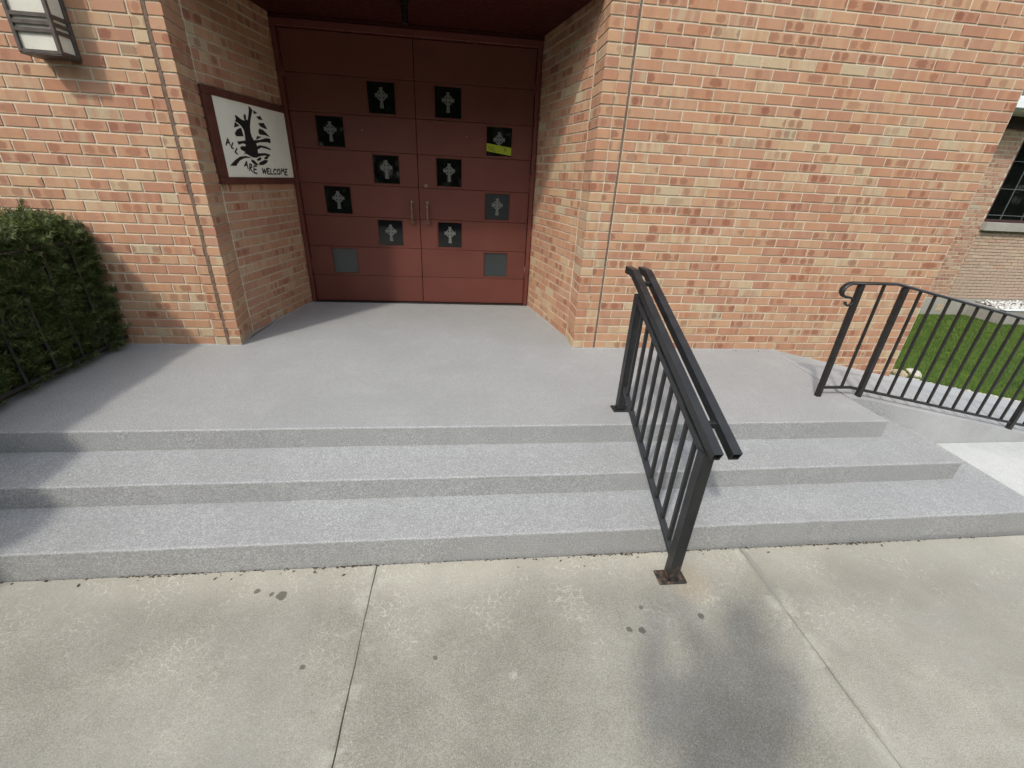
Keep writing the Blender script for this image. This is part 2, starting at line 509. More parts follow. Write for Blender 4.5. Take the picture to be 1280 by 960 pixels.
M['white_trim'] = plain('white_trim', (0.72, 0.75, 0.74), 0.45, 0.4, var=0.05)
M['brown_trim'] = plain('brown_trim', (0.05, 0.022, 0.022), 0.6, 0.3)
M['lead'] = plain('window_cames', (0.09, 0.105, 0.105), 0.5, 0.4)
M['white_stone'] = plain('white_gravel', (0.62, 0.61, 0.57), 0.85, 0.3, var=0.25, scale=12, bump=0.5)
M['tan_stone'] = plain('tan_stone', (0.42, 0.33, 0.22), 0.9, 0.3, var=0.25, scale=25, bump=0.6)
M['pale_stone'] = plain('pale_stone', (0.50, 0.48, 0.38), 0.9, 0.3, var=0.2, scale=25, bump=0.6)
M['screw'] = plain('screw_steel', (0.55, 0.5, 0.45), 0.35, 0.5, metal=0.7)

def clothing():
    """skin, jacket, trousers and shoes told apart by where they sit on the body"""
    m, nt, b = new_mat('clothed_body')
    N = NT(nt)
    P = N.n('ShaderNodeTexCoord').outputs['Object']
    s = N.n('ShaderNodeSeparateXYZ'); N.l(P, s.inputs[0])
    z, y = s.outputs[2], s.outputs[1]
    w = N.noise(P, 60, 3)
    col = N.mix(N.smooth(w, 0.3, 0.7), (0.06, 0.07, 0.095), (0.085, 0.10, 0.13))
    col = N.mix(N.smooth(z, 0.915, 0.925, 1.0, 0.0), col, (0.03, 0.034, 0.045))
    col = N.mix(N.smooth(z, 0.085, 0.09, 1.0, 0.0), col, (0.02, 0.016, 0.014))
    skin = (0.46, 0.28, 0.20)
    col = N.mix(N.smooth(z, 1.475, 1.48), col, skin)
    N.l(col, b.inputs['Base Color'])
    b.inputs['Roughness'].default_value = 0.8
    N.bump(w, 0.2, 0.004, b)
    return m
M['body'] = clothing()

def rust_plate():
    m, nt, b = new_mat('rusty_plate')
    N = NT(nt)
    P = N.n('ShaderNodeTexCoord').outputs['Object']
    a = N.noise(P, 38, 5, 0.7)
    col = N.ramp(a, [(0.40, (0.018, 0.017, 0.016)), (0.52, (0.05, 0.034, 0.025)), (0.60, (0.12, 0.072, 0.045)), (0.72, (0.30, 0.25, 0.19))])
    N.l(col, b.inputs['Base Color'])
    b.inputs['Roughness'].default_value = 0.8
    N.bump(a, 0.8, 0.004, b)
    return m
M['rust'] = rust_plate()

def glass_mat(name, col, rough=0.04):
    m, nt, b = new_mat(name)
    b.inputs['Base Color'].default_value = (*col, 1)
    N = NT(nt)
    P = N.n('ShaderNodeTexCoord').outputs['Object']
    b.inputs['Roughness'].default_value = rough
    b.inputs['Specular IOR Level'].default_value = 0.5
    b.inputs['IOR'].default_value = 1.5
    N.bump(N.noise(P, 3.0, 2), 0.05, 0.02, b)
    return m
M['glass'] = glass_mat('dark_glass', (0.004, 0.0045, 0.0045))
M['glass_grey_reflection'] = glass_mat('dark_glass_painted_reflection', (0.030, 0.036, 0.036), 0.12)  # greyer base colour stands in for pavement mirrored in these panes

def leaf_mat(name, c0, c1, c2, trans=0.25):
    m, nt, b = new_mat(name)
    N = NT(nt)
    g = N.n('ShaderNodeNewGeometry')
    r = g.outputs['Random Per Island']
    col = N.ramp(r, [(0.0, c0), (0.5, c1), (1.0, c2)])
    big = N.noise(g.outputs['Position'], 3.2, 3)
    col = N.mix(N.smooth(big, 0.35, 0.7, 0.0, 0.5), col, N.mix(1.0, col, (1.5, 1.35, 1.0), 'MULTIPLY'))
    N.l(col, b.inputs['Base Color'])
    b.inputs['Roughness'].default_value = 0.6
    b.inputs['Specular IOR Level'].default_value = 0.3
    tr = N.n('ShaderNodeBsdfTranslucent'); N.l(col, tr.inputs['Color'])
    mx = N.n('ShaderNodeMixShader'); mx.inputs[0].default_value = trans
    N.l(b.outputs[0], mx.inputs[1]); N.l(tr.outputs[0], mx.inputs[2])
    N.l(mx.outputs[0], nt.nodes['Material Output'].inputs[0])
    return m
M['yew'] = leaf_mat('yew_needles', (0.03, 0.045, 0.016), (0.06, 0.09, 0.028), (0.15, 0.18, 0.065))
M['grass'] = leaf_mat('grass_blades', (0.05, 0.105, 0.016), (0.105, 0.19, 0.032), (0.23, 0.31, 0.08), 0.45)
M['tree_leaf'] = leaf_mat('tree_leaves', (0.03, 0.06, 0.015), (0.05, 0.09, 0.02), (0.08, 0.12, 0.03))
M['bark'] = plain('bark', (0.07, 0.05, 0.035), 0.9, 0.2, var=0.35, scale=12, bump=0.8)
M['joint_dirt'] = plain('joint_dirt', (0.10, 0.09, 0.065), 0.95, 0.1, var=0.35, scale=30, bump=0.8)
M['soil'] = plain('soil', (0.055, 0.042, 0.028), 0.95, 0.1, var=0.3, scale=20, bump=0.6)
M['lawn_soil'] = plain('lawn_soil', (0.05, 0.085, 0.02), 0.95, 0.1, var=0.3, scale=10, bump=0.6)
M['skin'] = plain('skin', (0.45, 0.28, 0.2), 0.55, 0.4, var=0.04)
M['shirt'] = plain('shirt_cloth', (0.10, 0.12, 0.16), 0.9, 0.2, var=0.08)
M['trousers'] = plain('trouser_cloth', (0.035, 0.04, 0.055), 0.9, 0.2, var=0.08)
M['hair'] = plain('hair', (0.03, 0.02, 0.015), 0.6, 0.4)
M['plastic'] = plain('black_plastic', (0.01, 0.01, 0.01), 0.3, 0.5)

# ------------------------------------------------------------------ masonry
YW = 3.325            # front face of the building
YD = 4.68             # plane of the doors
COURSE = 0.0672
BRICK = 0.1949
JOINT = 0.0096

def brick_mesh(L, h, depth, mat, cache={}):
    key = (round(L, 3), round(h, 4), depth, mat.name)
    if key in cache: return cache[key]
    me = bpy.data.meshes.new('brick')
    a, b, c = L / 2, h / 2, 0.0022
    V = [(-a + c, 0, -b + c), (a - c, 0, -b + c), (a - c, 0, b - c), (-a + c, 0, b - c),
         (-a, c, -b), (a, c, -b), (a, c, b), (-a, c, b),
         (-a, depth, -b), (a, depth, -b), (a, depth, b), (-a, depth, b)]
    F = [(0, 1, 2, 3), (4, 5, 1, 0), (5, 6, 2, 1), (6, 7, 3, 2), (7, 4, 0, 3), (8, 9, 5, 4), (9, 10, 6, 5), (10, 11, 7, 6), (11, 8, 4, 7)]
    me.from_pydata(V, [], F)
    uvl = me.uv_layers.new(name='UVMap')
    for lp in me.loops:
        v = V[lp.vertex_index]
        uvl.data[lp.index].uv = (v[0] + v[1], v[2])
    me.materials.append(mat)
    cache[key] = me
    return me

def in_view(p):
    d = Vector(p) - CAM
    z = d.dot(FWD)
    if z < 0.1: return None
    x = 534.454 * d.dot(RIGHT) / z; y = 534.454 * d.dot(DOWN) / z
    if abs(x) > 665 or abs(y) > 500: return None
    return z

def masonry(root, u0, u1, z0, z1, mats, phase=0.0, limit=300, course=COURSE, length=BRICK, joint=JOINT, depth=0.05, surf=None, skip=None, jit=1.0, name='brick', y=0.0):
    """bricks of a wall in the root's own frame: x along the wall, -y out of it"""
    R = random.Random(hash((round(u0, 3), round(u1, 3), round(z0, 3))) & 0xffff)
    mw = Matrix.Translation(root.location) @ Matrix.Rotation(root.rotation_euler.z, 4, 'Z')
    todo = []
    k = 0
    z = z0
    while z < z1 - course * 0.3:
        zt = min(z + course, z1)
        x = u0 - (((k % 2) * 0.5 + phase) % 1.0) * length
        while x < u1 - 0.012:
            a, b = max(x, u0), min(x + length, u1)
            x += length
            if b - a < 0.03: continue
            c = (a + b) / 2
            if surf and zt < surf(c, (b - a) / 2): continue
            if skip and skip(c, (z + zt) / 2): continue
            todo.append((c, b - a - joint, (z + zt) / 2, zt - z - joint))
        z += course
        k += 1
    seen, rest = [], []
    for t in todo:
        w = mw @ Vector((t[0], y, t[2]))
        q = in_view(w)
        (seen if q else rest).append((q or 99, t))
    seen.sort(key=lambda s: s[0])
    rest = [t for _, t in seen[limit:]] + [t for _, t in rest]
    for _, (c, L, zc, h) in seen[:limit]:
        link(name, brick_mesh(round(L, 3), round(h, 4), depth, mats[0]), root,
             (c + R.uniform(-.0008, .0008) * jit, y + R.uniform(-.0016, .0014) * jit, zc + R.uniform(-.0006, .0006) * jit),
             (R.uniform(-.008, .008) * jit, R.uniform(-.003, .003) * jit, R.uniform(-.005, .005) * jit))
    if rest:
        verts, faces, uvs = [], [], []
        for (c, L, zc, h) in rest:
            src = brick_mesh(round(L, 3), round(h, 4), depth, mats[0])
            o = len(verts)
            dy = y + R.uniform(-.0016, .0014) * jit
            verts += [(v.co.x + c, v.co.y + dy, v.co.z + zc) for v in src.vertices]
            for p in src.polygons:
                faces.append(tuple(i + o for i in p.vertices))
                uvs += [(src.vertices[i].co.x + src.vertices[i].co.y, src.vertices[i].co.z) for i in p.vertices]
        me = bpy.data.meshes.new('bricks')
        me.from_pydata(verts, [], faces)
        ul = me.uv_layers.new(name='UVMap')
        ul.data.foreach_set('uv', np.array(uvs, dtype=np.float32).ravel())
        me.materials.append(mats[1])
        link('brick_courses', me, root, kind='stuff')
    return len(seen), len(todo)

RAMP0, SLOPE = 2.75, 0.205
def ramp_z(x, y=0): return -max(0.0, min(x - RAMP0, 1.925 * 2)) * SLOPE
BR, BRJ = M['brick'], M['brick_joined']

# right front wall ----------------------------------------------------------
TOPW = 3.34
X1 = 4.03
w = empty('brick_wall', (1.102, YW, 0), label='sunlit orange brick front wall to the right of the red doors', cat='wall')
MB().prism([(0, .005), (X1 - 1.102, .005), (X1 - 1.102, 1.6), (0, 1.6)], -0.9, TOPW).build('mortar_bed', M['mortar'], w)
print('right wall', masonry(w, 0, X1 - 1.102, -0.9 + 0.9 % COURSE * 0 - 0.0 + (0.9 - 13 * COURSE), TOPW, (BR, BRJ), phase=0.0,
      surf=lambda c, h: ramp_z(c + 1.102 - h) - 0.02))
MB().box((-.02, -.03, TOPW), (X1 - 1.08, 1.62, TOPW + .09), .006).build('coping', M['concrete_dull'], w)

# left front wall -----------------------------------------------------------
w = empty('brick_wall', (-5.2, YW + .008, 0), label='brick front wall to the left of the doors, behind the hedge and the lantern', cat='wall')
MB().prism([(0, .005), (5.2 - 1.905, .005), (5.2 - 1.905, 1.6), (0, 1.6)], -0.9, TOPW).build('mortar_bed', M['mortar'], w)
print('left wall', masonry(w, 0, 5.2 - 1.905, -2 * COURSE, TOPW, (BR, BRJ), phase=0.15))
MB().box((-.02, -.03, TOPW), (5.2 - 1.91, 1.62, TOPW + .09), .006).build('coping', M['concrete_dull'], w)

# piers at the corners of the entrance ---------------------------------------
def plan_brick(pts, h, mat):
    """brick from a plan outline, chamfered top and bottom a little; pts in wall frame"""
    me = bpy.data.meshes.new('brick')
    c = 0.002
    cx = sum(p[0] for p in pts) / len(pts); cy = sum(p[1] for p in pts) / len(pts)
    def inset(p): 
        d = Vector((cx - p[0], cy - p[1])); d.normalize(); return (p[0] + d.x * c * 1.4, p[1] + d.y * c * 1.4)
    n = len(pts)
    V = [(*inset(p), -h / 2) for p in pts] + [(*p, -h / 2 + c) for p in pts] + [(*p, h / 2 - c) for p in pts] + [(*inset(p), h / 2) for p in pts]
    F = [tuple(range(n))[::-1], tuple(range(3 * n, 4 * n))]
    for r in range(3):
        for i in range(n):
            F.append((r * n + i, r * n + (i + 1) % n, (r + 1) * n + (i + 1) % n, (r + 1) * n + i))
    me.from_pydata(V, [], F)
    bm = bmesh.new(); bm.from_mesh(me); bmesh.ops.recalc_face_normals(bm, faces=list(bm.faces)); bm.to_mesh(me); bm.free()
    ul = me.uv_layers.new(name='UVMap')
    for lp in me.loops:
        v = me.vertices[lp.vertex_index].co
        ul.data[lp.index].uv = (v.x + v.y * 0.7, v.z)
    me.materials.append(mat)
    return me

def pier(label, plans, bed, caulks, zmax=TOPW, dz=0.0):
    r = empty('brick_pier', (0, 0, 0), label=label, cat='pier', group='brick piers either side of the entrance')
    MB().prism(bed, -0.2, TOPW + .02).build('mortar_bed', M['mortar'], r)
    for c in caulks:
        MB().prism(c, 0, TOPW).build('sealant_joint', M['caulk'], r)
    ms = [(plan_brick(p, COURSE - JOINT, BR)) for p in plans]
    R = random.Random(5)
    k = 0
    while k * COURSE < zmax:
        zc = (k + .5) * COURSE + dz
        for me in ms:
            link('brick', me, r, (R.uniform(-.001, .001), R.uniform(-.0012, .0008), zc + R.uniform(-.0006, .0006)), (0, 0, R.uniform(-.0006, .0006)))
        k += 1
    return r

pier('brick pier of the entrance on the right, beside the sunlit brick wall',
     [[(.905, YW), (.996, YW), (.996, YW + .262), (.908, YW + .262)], [(1.006, YW), (1.084, YW), (1.084, YW + .09), (1.006, YW + .09)]],
     [(.911, YW + .006), (1.090, YW + .006), (1.090, 4.0), (.92, 4.0), (.914, YW + .25)],
     [[(1.088, YW + .003), (1.102, YW + .003), (1.102, YW + .06), (1.088, YW + .06)]])
pier('brick pier of the entrance on the left, beside the welcome sign',
     [[(-1.724, YW + .003), (-1.770, YW + .308), (-1.86, YW + .308), (-1.808, YW + .003)], [(-1.830, YW), (-1.903, YW), (-1.903, YW + .09), (-1.830, YW + .09)]],
     [(-1.731, YW + .009), (-1.777, YW + .30), (-1.79, 4.0), (-1.9035, 4.0), (-1.9035, YW + .0085)],
     [[(-1.809, YW + .002), (-1.829, YW + .002), (-1.829, YW + .06), (-1.809, YW + .06)]])

# side walls of the entrance recess ------------------------------------------
def side_wall(label, back, front, flip, zmax):
    if flip:   # right hand wall: local x runs from the door to the front
        o, e = Vector(back), Vector(front)
    else:
        o, e = Vector(front), Vector(back)
    d = e - o
    rz = math.atan2(d.y, d.x)
    r = empty('recess_wall', (o.x, o.y, 0), rz, label=label, cat='wall', group='side walls of the entrance recess')
    L = d.length
    MB().prism([(-.12 if flip else .0, .006), (L + (.0 if flip else .12), .006), (L + (.0 if flip else .12), .3), (-.12 if flip else .0, .3)], -0.2, zmax).build('mortar_bed', M['mortar'], r)
    j = 0.012
    print(masonry(r, 0 if flip else j, L - j if flip else L, 0, zmax, (BR, BRJ), phase=0.3 if flip else .62))
    return r
LW_F, LW_B = (-1.770, YW + .312), (-1.594, YD)
RW_F, RW_B = (.908, YW + .266), (.690, YD)
side_wall('brick side wall of the entrance recess on the right, half in sun, half in shadow', RW_B, RW_F, True, 2.43)
side_wall('shaded brick side wall of the entrance recess behind the welcome sign', LW_B, LW_F, False, 2.43)

# masonry above the opening (over the photo's upper edge) and the recess ceiling
w = empty('brick_lintel_wall', (-1.9035, YW + .004, 0), label='brick wall above the entrance opening', cat='wall')
MB().box((0, .006, 2.62), (3.0, .145, TOPW), 0).build('mortar_bed', M['mortar'], w)
MB().box((.18, -.004, 2.60), (2.81, .14, 2.6195), .003).build('lintel', M['brown_trim'], w)
masonry(w, 0.0, 3.0, 2.62, TOPW, (BR, BRJ), skip=lambda c, z: c < .12 or c > 2.87)
w2 = empty('porch_ceiling', (0, 3.475, 2.404), label='dark red painted ceiling over the recessed doorway', cat='ceiling')
MB().prism([(-1.9, 0), (1.05, 0), (1.05, 1.45), (-1.9, 1.45)], 0, .3).build('ceiling_board', M['soffit'], w2)
MB().box((-1.75, -.022, -.012), (.93, -.001, .30), .004).build('fascia', M['soffit'], w2)
MB().box((-1.62, 1.17, -.03), (.72, 1.203, -.001), .004).build('trim_batten', M['soffit'], w2)
w3 = empty('spotlight', (-.438, 4.10, 2.404), label='small black downlight hanging from the dark red ceiling', cat='lamp')
MB().tube([(0, 0, 0), (0, 0, -.02)], .032, 16).build('ceiling_rose', M['plastic'], w3)
MB().tube([(0, 0, -.02), (0, 0, -.13)], .024, 16).build('lamp_body', M['plastic'], w3)

# ------------------------------------------------------------------ doors
SEAM = -.446
dd = empty('double_door', (0, YD, 0), label='dark red panelled double doors with small square windows and crosses', cat='door')
fr = MB()
fr.box((-1.594, -.045, 0), (-1.560, .05, 2.372), .003)
fr.build('door_jamb', M['frame_paint'], dd)
MB().box((.650, -.045, 0), (.688, .05, 2.372), .003).build('door_jamb', M['frame_paint'], dd)
MB().box((-1.594, -.042, 2.322), (.688, .05, 2.374), .003).build('door_head', M['frame_paint'], dd)
MB().box((-1.60, -.02, 2.376), (.70, .05, 2.404), .003).build('head_trim', M['frame_paint'], dd)
MB().box((-1.594, -.05, .0), (.688, .05, .008), .002).build('threshold', M['iron'], dd)
MB().box((-1.62, .052, 0), (.72, .12, 2.41)).build('backing', M['plastic'], dd)

def cross_mesh():
    bm = bmesh.new()
    def poly(pts, d):
        f = bm.faces.new([bm.verts.new((x, 0, z)) for x, z in pts])
        r = bmesh.ops.extrude_face_region(bm, geom=[f])
        bmesh.ops.translate(bm, vec=(0, d, 0), verts=[v for v in r['geom'] if isinstance(v, bmesh.types.BMVert)])
    a = .0125
    cr = [(-.016, .062), (.016, .062), (.010, .024), (a, .0125), (.024, .010), (.056, .017), (.056, -.017), (.024, -.010), (a, -.0125), (.0105, -.03), (.018, -.098),
          (-.018, -.098), (-.0105, -.03), (-a, -.0125), (-.024, -.010), (-.056, -.017), (-.056, .017), (-.024, .010), (-a, .0125), (-.010, .024)]
    poly(cr, -.0012)
    n = 12
    for q in range(4):
        pts = []
        a0, a1 = math.radians(q * 90 + 14), math.radians(q * 90 + 76)
        for i in range(n + 1):
            t = a0 + (a1 - a0) * i / n; pts.append((.041 * math.cos(t), .041 * math.sin(t)))
        for i in range(n, -1, -1):
            t = a0 + (a1 - a0) * i / n; pts.append((.029 * math.cos(t), .029 * math.sin(t)))
        poly(pts, -.0010)
    bmesh.ops.recalc_face_normals(bm, faces=list(bm.faces))
    me = bpy.data.meshes.new('cross'); bm.to_mesh(me); bm.free()
    me.materials.append(M['cross'])
    return me
CROSS = cross_mesh()

def door_leaf(side):
    # side -1 = left leaf, +1 = right leaf
    x0, x1 = (-1.556, SEAM - .0025) if side < 0 else (SEAM + .0025, .646)
    leaf = empty('door_leaf', (0, 0, 0)); leaf.parent = dd
    leaf['label'] = 'left door leaf' if side < 0 else 'right door leaf with a yellow paper strip in one window'
    lines = [.010] + [.279 + .2893 * k for k in range(7)] + [2.318]
    inner = (.172, .424); outer = (.650, .904)
    for k in range(8):
        z0, z1 = lines[k] + .0016, lines[k + 1] - .0016
        b = MB()
        if 1 <= k <= 6:
            o = outer if k % 2 == 1 else inner
            if side > 0: wx0, wx1 = SEAM + o[0], SEAM + o[1]
            else: wx0, wx1 = SEAM - o[1], SEAM - o[0]
            wz0, wz1 = lines[k] + .017, lines[k + 1] - .017
            b.box((x0, 0, z0), (wx0 - .001, .045, z1), .0024)
            b.box((wx1 + .001, 0, z0), (x1, .045, z1), .0025)
            b.box((wx0 - .0012, .0004, z0), (wx1 + .0012, .0445, wz0), .0)
            b.box((wx0 - .0012, .0004, wz1), (wx1 + .0012, .0445, z1), .0)
            b.build('door_panel', M['door'], leaf)
            g = M['glass_grey_reflection'] if k in (1,) or (side > 0 and k == 3) else M['glass']
            MB().box((wx0, .014, wz0), (wx1, .020, wz1)).build('window_pane', g, leaf)
            fb = MB()
            t = .007
            fb.box((wx0 - .0008, .003, wz0 - .0008), (wx0 + t, .0135, wz1 + .0008), .0015).box((wx1 - t, .003, wz0 - .0008), (wx1 + .0008, .0135, wz1 + .0008), .0015)
            fb.box((wx0 + t, .0032, wz0 - .0008), (wx1 - t, .0133, wz0 + t), .0015).box((wx0 + t, .0032, wz1 - t), (wx1 - t, .0133, wz1 + .0008), .0015)
            fb.build('window_bead', M['frame_paint'], leaf)
            if k > 1:
                link('cross_decal', CROSS, leaf, ((wx0 + wx1) / 2, .0125, (wz0 + wz1) / 2 + .018))
            if side > 0 and k == 5:
                y = MB()
                y.prism([(0, 0), (.247, -.0), (.247, .0012), (0, .0012)], lambda a, b: 0.045 - a * .12, lambda a, b: .112 - a * .12)
                y.build('yellow_strip', M['yellow'], leaf, (wx0 + .003, .0112, wz0), label='yellow paper strip with handwriting')
                ink = MB()
                def stroke(pts):
                    for p, q in zip(pts, pts[1:]):
                        ink.bar((p[0], 0, p[1] - p[0] * .12), (q[0], 0, q[1] - q[0] * .12), .0009, .0042, up=(0.3, 0, 1) if abs(p[1] - q[1]) < .01 else (1, 0, 0))
                for st in ([(.026, .055), (.026, .095), (.046, .058), (.046, .095)], [(.060, .056), (.060, .094)], [(.074, .057), (.074, .098)], [(.078, .057), (.092, .057)],
                           [(.104, .058), (.112, .060)], [(.130, .060), (.138, .062)], [(.176, .058), (.178, .096), (.196, .094), (.198, .078), (.180, .076)], [(.082, .072), (.082, .058)]):
                    stroke(st)
                ink.build('handwriting', M['ink'], leaf, (wx0 + .003, .0102, wz0))
        else:
            b.box((x0, 0, z0), (x1, .045, z1), .0024)
            b.build('door_panel', M['door'], leaf)
    # handle
    hx = -.519 if side < 0 else -.367
    hb = MB()
    hb.tube([(hx, -.001, .835), (hx, -.012, .835), (hx, -.040, .845), (hx, -.050, .875), (hx, -.052, .92), (hx, -.050, .965), (hx, -.040, .995), (hx, -.012, 1.005), (hx, -.001, 1.005)], [.009, .009, .009, .008, .0085, .008, .009, .009, .009], 10)
    hb.tube([(hx, -.0005, .829), (hx, -.007, .829)], .019, 16)
    hb.tube([(hx, -.0005, 1.011), (hx, -.007, 1.011)], .019, 16)
    hb.build('pull_handle', M['bronze'], leaf, smooth=True)
    # hinges
    hgx = -1.557 if side < 0 else .648
    for z in (.28, 1.13, 1.98):
        MB().tube([(hgx, -.007, z), (hgx, -.007, z + .14)], .0075, 8).build('hinge', M['frame_paint'], leaf, smooth=True)
    if side > 0:
        MB().tube([(-.372, -.001, 1.167), (-.372, -.012, 1.167)], .017, 20).tube([(-.372, -.012, 1.167), (-.372, -.015, 1.167)], .010, 16).build('keyhole_lock', M['bronze'], leaf)
        MB().tube([(.02, 0, 1.607), (.02, -.004, 1.607)], .004, 8).build('screw', M['screw'], leaf)
    else:
        MB().tube([(-.935, 0, 1.607), (-.935, -.004, 1.607)], .004, 8).build('screw', M['screw'], leaf)
door_leaf(-1)
door_leaf(1)

# ------------------------------------------------------------------ welcome sign
SIGN_POLYS = [[(0.485,1.6798),(0.5094,1.6737),(0.5298,1.6591),(0.5064,1.6265),(0.478,1.5839),(0.4575,1.5423),(0.4493,1.5018),(0.4563,1.4703),(0.4757,1.4474),(0.5609,1.4578),(0.6493,1.4771),(0.7086,1.4773),(0.7054,1.4425),(0.656,1.4478),(0.555,1.4407),(0.4954,1.4283),(0.5041,1.4082),(0.5476,1.4193),(0.6277,1.4142),(0.6912,1.4008),(0.6911,1.3903),(0.6223,1.3985),(0.5581,1.4032),(0.5006,1.3847),(0.4992,1.3579),(0.5939,1.3643),(0.6678,1.3575),(0.6615,1.3441),(0.5879,1.3468),(0.5194,1.3378),(0.4671,1.3245),(0.4208,1.3251),(0.3791,1.3356),(0.3392,1.3483),(0.3103,1.3405),(0.3358,1.3594),(0.2898,1.3712),(0.2811,1.3865),(0.3062,1.3975),(0.3496,1.3986),(0.3614,1.4113),(0.3273,1.417),(0.2708,1.4046),(0.2603,1.4256),(0.3112,1.4316),(0.364,1.4393),(0.3709,1.4714),(0.3704,1.5105),(0.348,1.5355),(0.3118,1.551),(0.2815,1.5613),(0.2989,1.5722),(0.2939,1.6001),(0.3149,1.598),(0.3635,1.5793),(0.4044,1.5745),(0.3986,1.5985),(0.4077,1.6164),(0.4235,1.6206),(0.4313,1.6099),(0.4244,1.5821),(0.4441,1.5842),(0.4676,1.6219),(0.4836,1.6549)],[(0.5456,1.6611),(0.5896,1.6458),(0.5441,1.6349),(0.5373,1.6459)],[(0.5664,1.6191),(0.6211,1.6318),(0.647,1.6045),(0.5952,1.603)],[(0.5783,1.5769),(0.6538,1.5863),(0.6924,1.5442),(0.656,1.545),(0.5947,1.5557)],[(0.5763,1.5392),(0.6276,1.534),(0.6698,1.5126),(0.7079,1.4902),(0.6396,1.4974),(0.5742,1.4962),(0.5555,1.5111)],[(0.5299,1.4827),(0.5881,1.4807),(0.5042,1.4536)],[(0.2793,1.5551),(0.3263,1.5334),(0.2584,1.5154)],[(0.3423,1.5196),(0.3518,1.466),(0.2654,1.459),(0.2508,1.4754),(0.2808,1.5024),(0.3206,1.5175)],[(0.1198,1.2584),(0.1867,1.2957),(0.2589,1.3238),(0.3334,1.3319),(0.4044,1.3219),(0.3134,1.3165),(0.2498,1.298),(0.2144,1.2769),(0.1911,1.258)],[(0.3886,1.3114),(0.4291,1.3046),(0.4808,1.2726),(0.4329,1.2712),(0.3936,1.2909)],[(0.4621,1.3101),(0.5083,1.3288),(0.5361,1.33),(0.5171,1.3079),(0.4751,1.3021)],[(0.5729,1.3272),(0.6122,1.3445),(0.6458,1.3434),(0.6123,1.3201),(0.5783,1.3188)],[(0.4868,1.2898),(0.5768,1.3144),(0.6231,1.3118),(0.5932,1.2889),(0.5381,1.2742),(0.4889,1.2728)]]
SIGN_STROKES = [[(0.1254,1.3936),(0.1572,1.4355),(0.1722,1.3936)],[(0.1343,1.4077),(0.1684,1.4123)],[(0.2056,1.4125),(0.178,1.3803),(0.1998,1.3739)],[(0.242,1.3779),(0.2106,1.3513),(0.2343,1.3408)],[(0.2903,1.259),(0.3269,1.2927),(0.3289,1.2436)],[(0.2996,1.269),(0.3293,1.2658)],[(0.3447,1.229),(0.3611,1.2758),(0.3868,1.2716),(0.3809,1.2547),(0.3559,1.2525),(0.3787,1.222)],[(0.449,1.2632),(0.4118,1.2639),(0.3949,1.2155),(0.4356,1.211)],[(0.4053,1.241),(0.4343,1.2391)],[(0.5184,1.2503),(0.522,1.213),(0.5459,1.244),(0.5495,1.2107),(0.5795,1.2491)],[(0.6219,1.2482),(0.5932,1.2494),(0.5801,1.2111),(0.6119,1.2088)],[(0.5865,1.2298),(0.6103,1.2293)],[(0.642,1.246),(0.6262,1.2098),(0.657,1.2075)],[(0.7222,1.2412),(0.6953,1.2471),(0.6748,1.2286),(0.682,1.2078),(0.7119,1.2109)],[(0.7448,1.2435),(0.7686,1.2486),(0.7774,1.2303),(0.7589,1.2087),(0.7336,1.2102),(0.7309,1.2295),(0.7448,1.2435)],[(0.7852,1.209),(0.8072,1.2522),(0.8191,1.231),(0.8417,1.2529),(0.842,1.2077)],[(0.9005,1.2485),(0.8696,1.2498),(0.855,1.206),(0.8875,1.2034)],[(0.8626,1.2288),(0.8875,1.2273)]]

d = Vector(LW_B) - Vector(LW_F)
rz = math.atan2(d.y, d.x)
sg = empty('welcome_sign', (LW_F[0], LW_F[1], 0), rz, label='white ALL ARE WELCOME board with a black tree in a dark red frame', cat='sign')
MB().box((-.014, -.030, 1.132), (1.030, .0025, 1.182), .003).build('frame', M['sign_frame'], sg)
MB().box((-.014, -.030, 1.693), (1.030, .0025, 1.743), .003).build('frame', M['sign_frame'], sg)
MB().box((-.014, -.0296, 1.1825), (.074, .0025, 1.6925), .003).build('frame', M['sign_frame'], sg)
MB().box((.993, -.0296, 1.1825), (1.030, .0025, 1.6925), .003).build('frame', M['sign_frame'], sg)
MB().box((.074, -.022, 1.182), (.993, -.004, 1.6935)).build('board', M['sign_white'], sg)
bm = bmesh.new()
for p in SIGN_POLYS:
    f = bm.faces.new([bm.verts.new((x, -.0222, z)) for x, z in p])
    r = bmesh.ops.extrude_face_region(bm, geom=[f])
    bmesh.ops.translate(bm, vec=(0, -.0014, 0), verts=[v for v in r['geom'] if isinstance(v, bmesh.types.BMVert)])
bmesh.ops.triangulate(bm, faces=list(bm.faces))
bmesh.ops.recalc_face_normals(bm, faces=list(bm.faces))
me = bpy.data.meshes.new('tree'); bm.to_mesh(me); bm.free(); me.materials.append(M['sign_black'])
link('tree_emblem', me, sg)
for name, ids in (('word', (0, 1, 2, 3)), ('word', (4, 5, 6, 7, 8)), ('word', tuple(range(9, 18)))):
    lt = MB()
    for p in [SIGN_STROKES[i] for i in ids]:
        for a, b in zip(p, p[1:]):
            lt.bar((a[0], -.0226, a[1]), (b[0], -.0226, b[1]), .0012, .0115, up=(0, 0, 1) if abs(a[0] - b[0]) > abs(a[1] - b[1]) else (1, 0, 0), ext=.003)
    lt.build(name, M['sign_black'], sg)

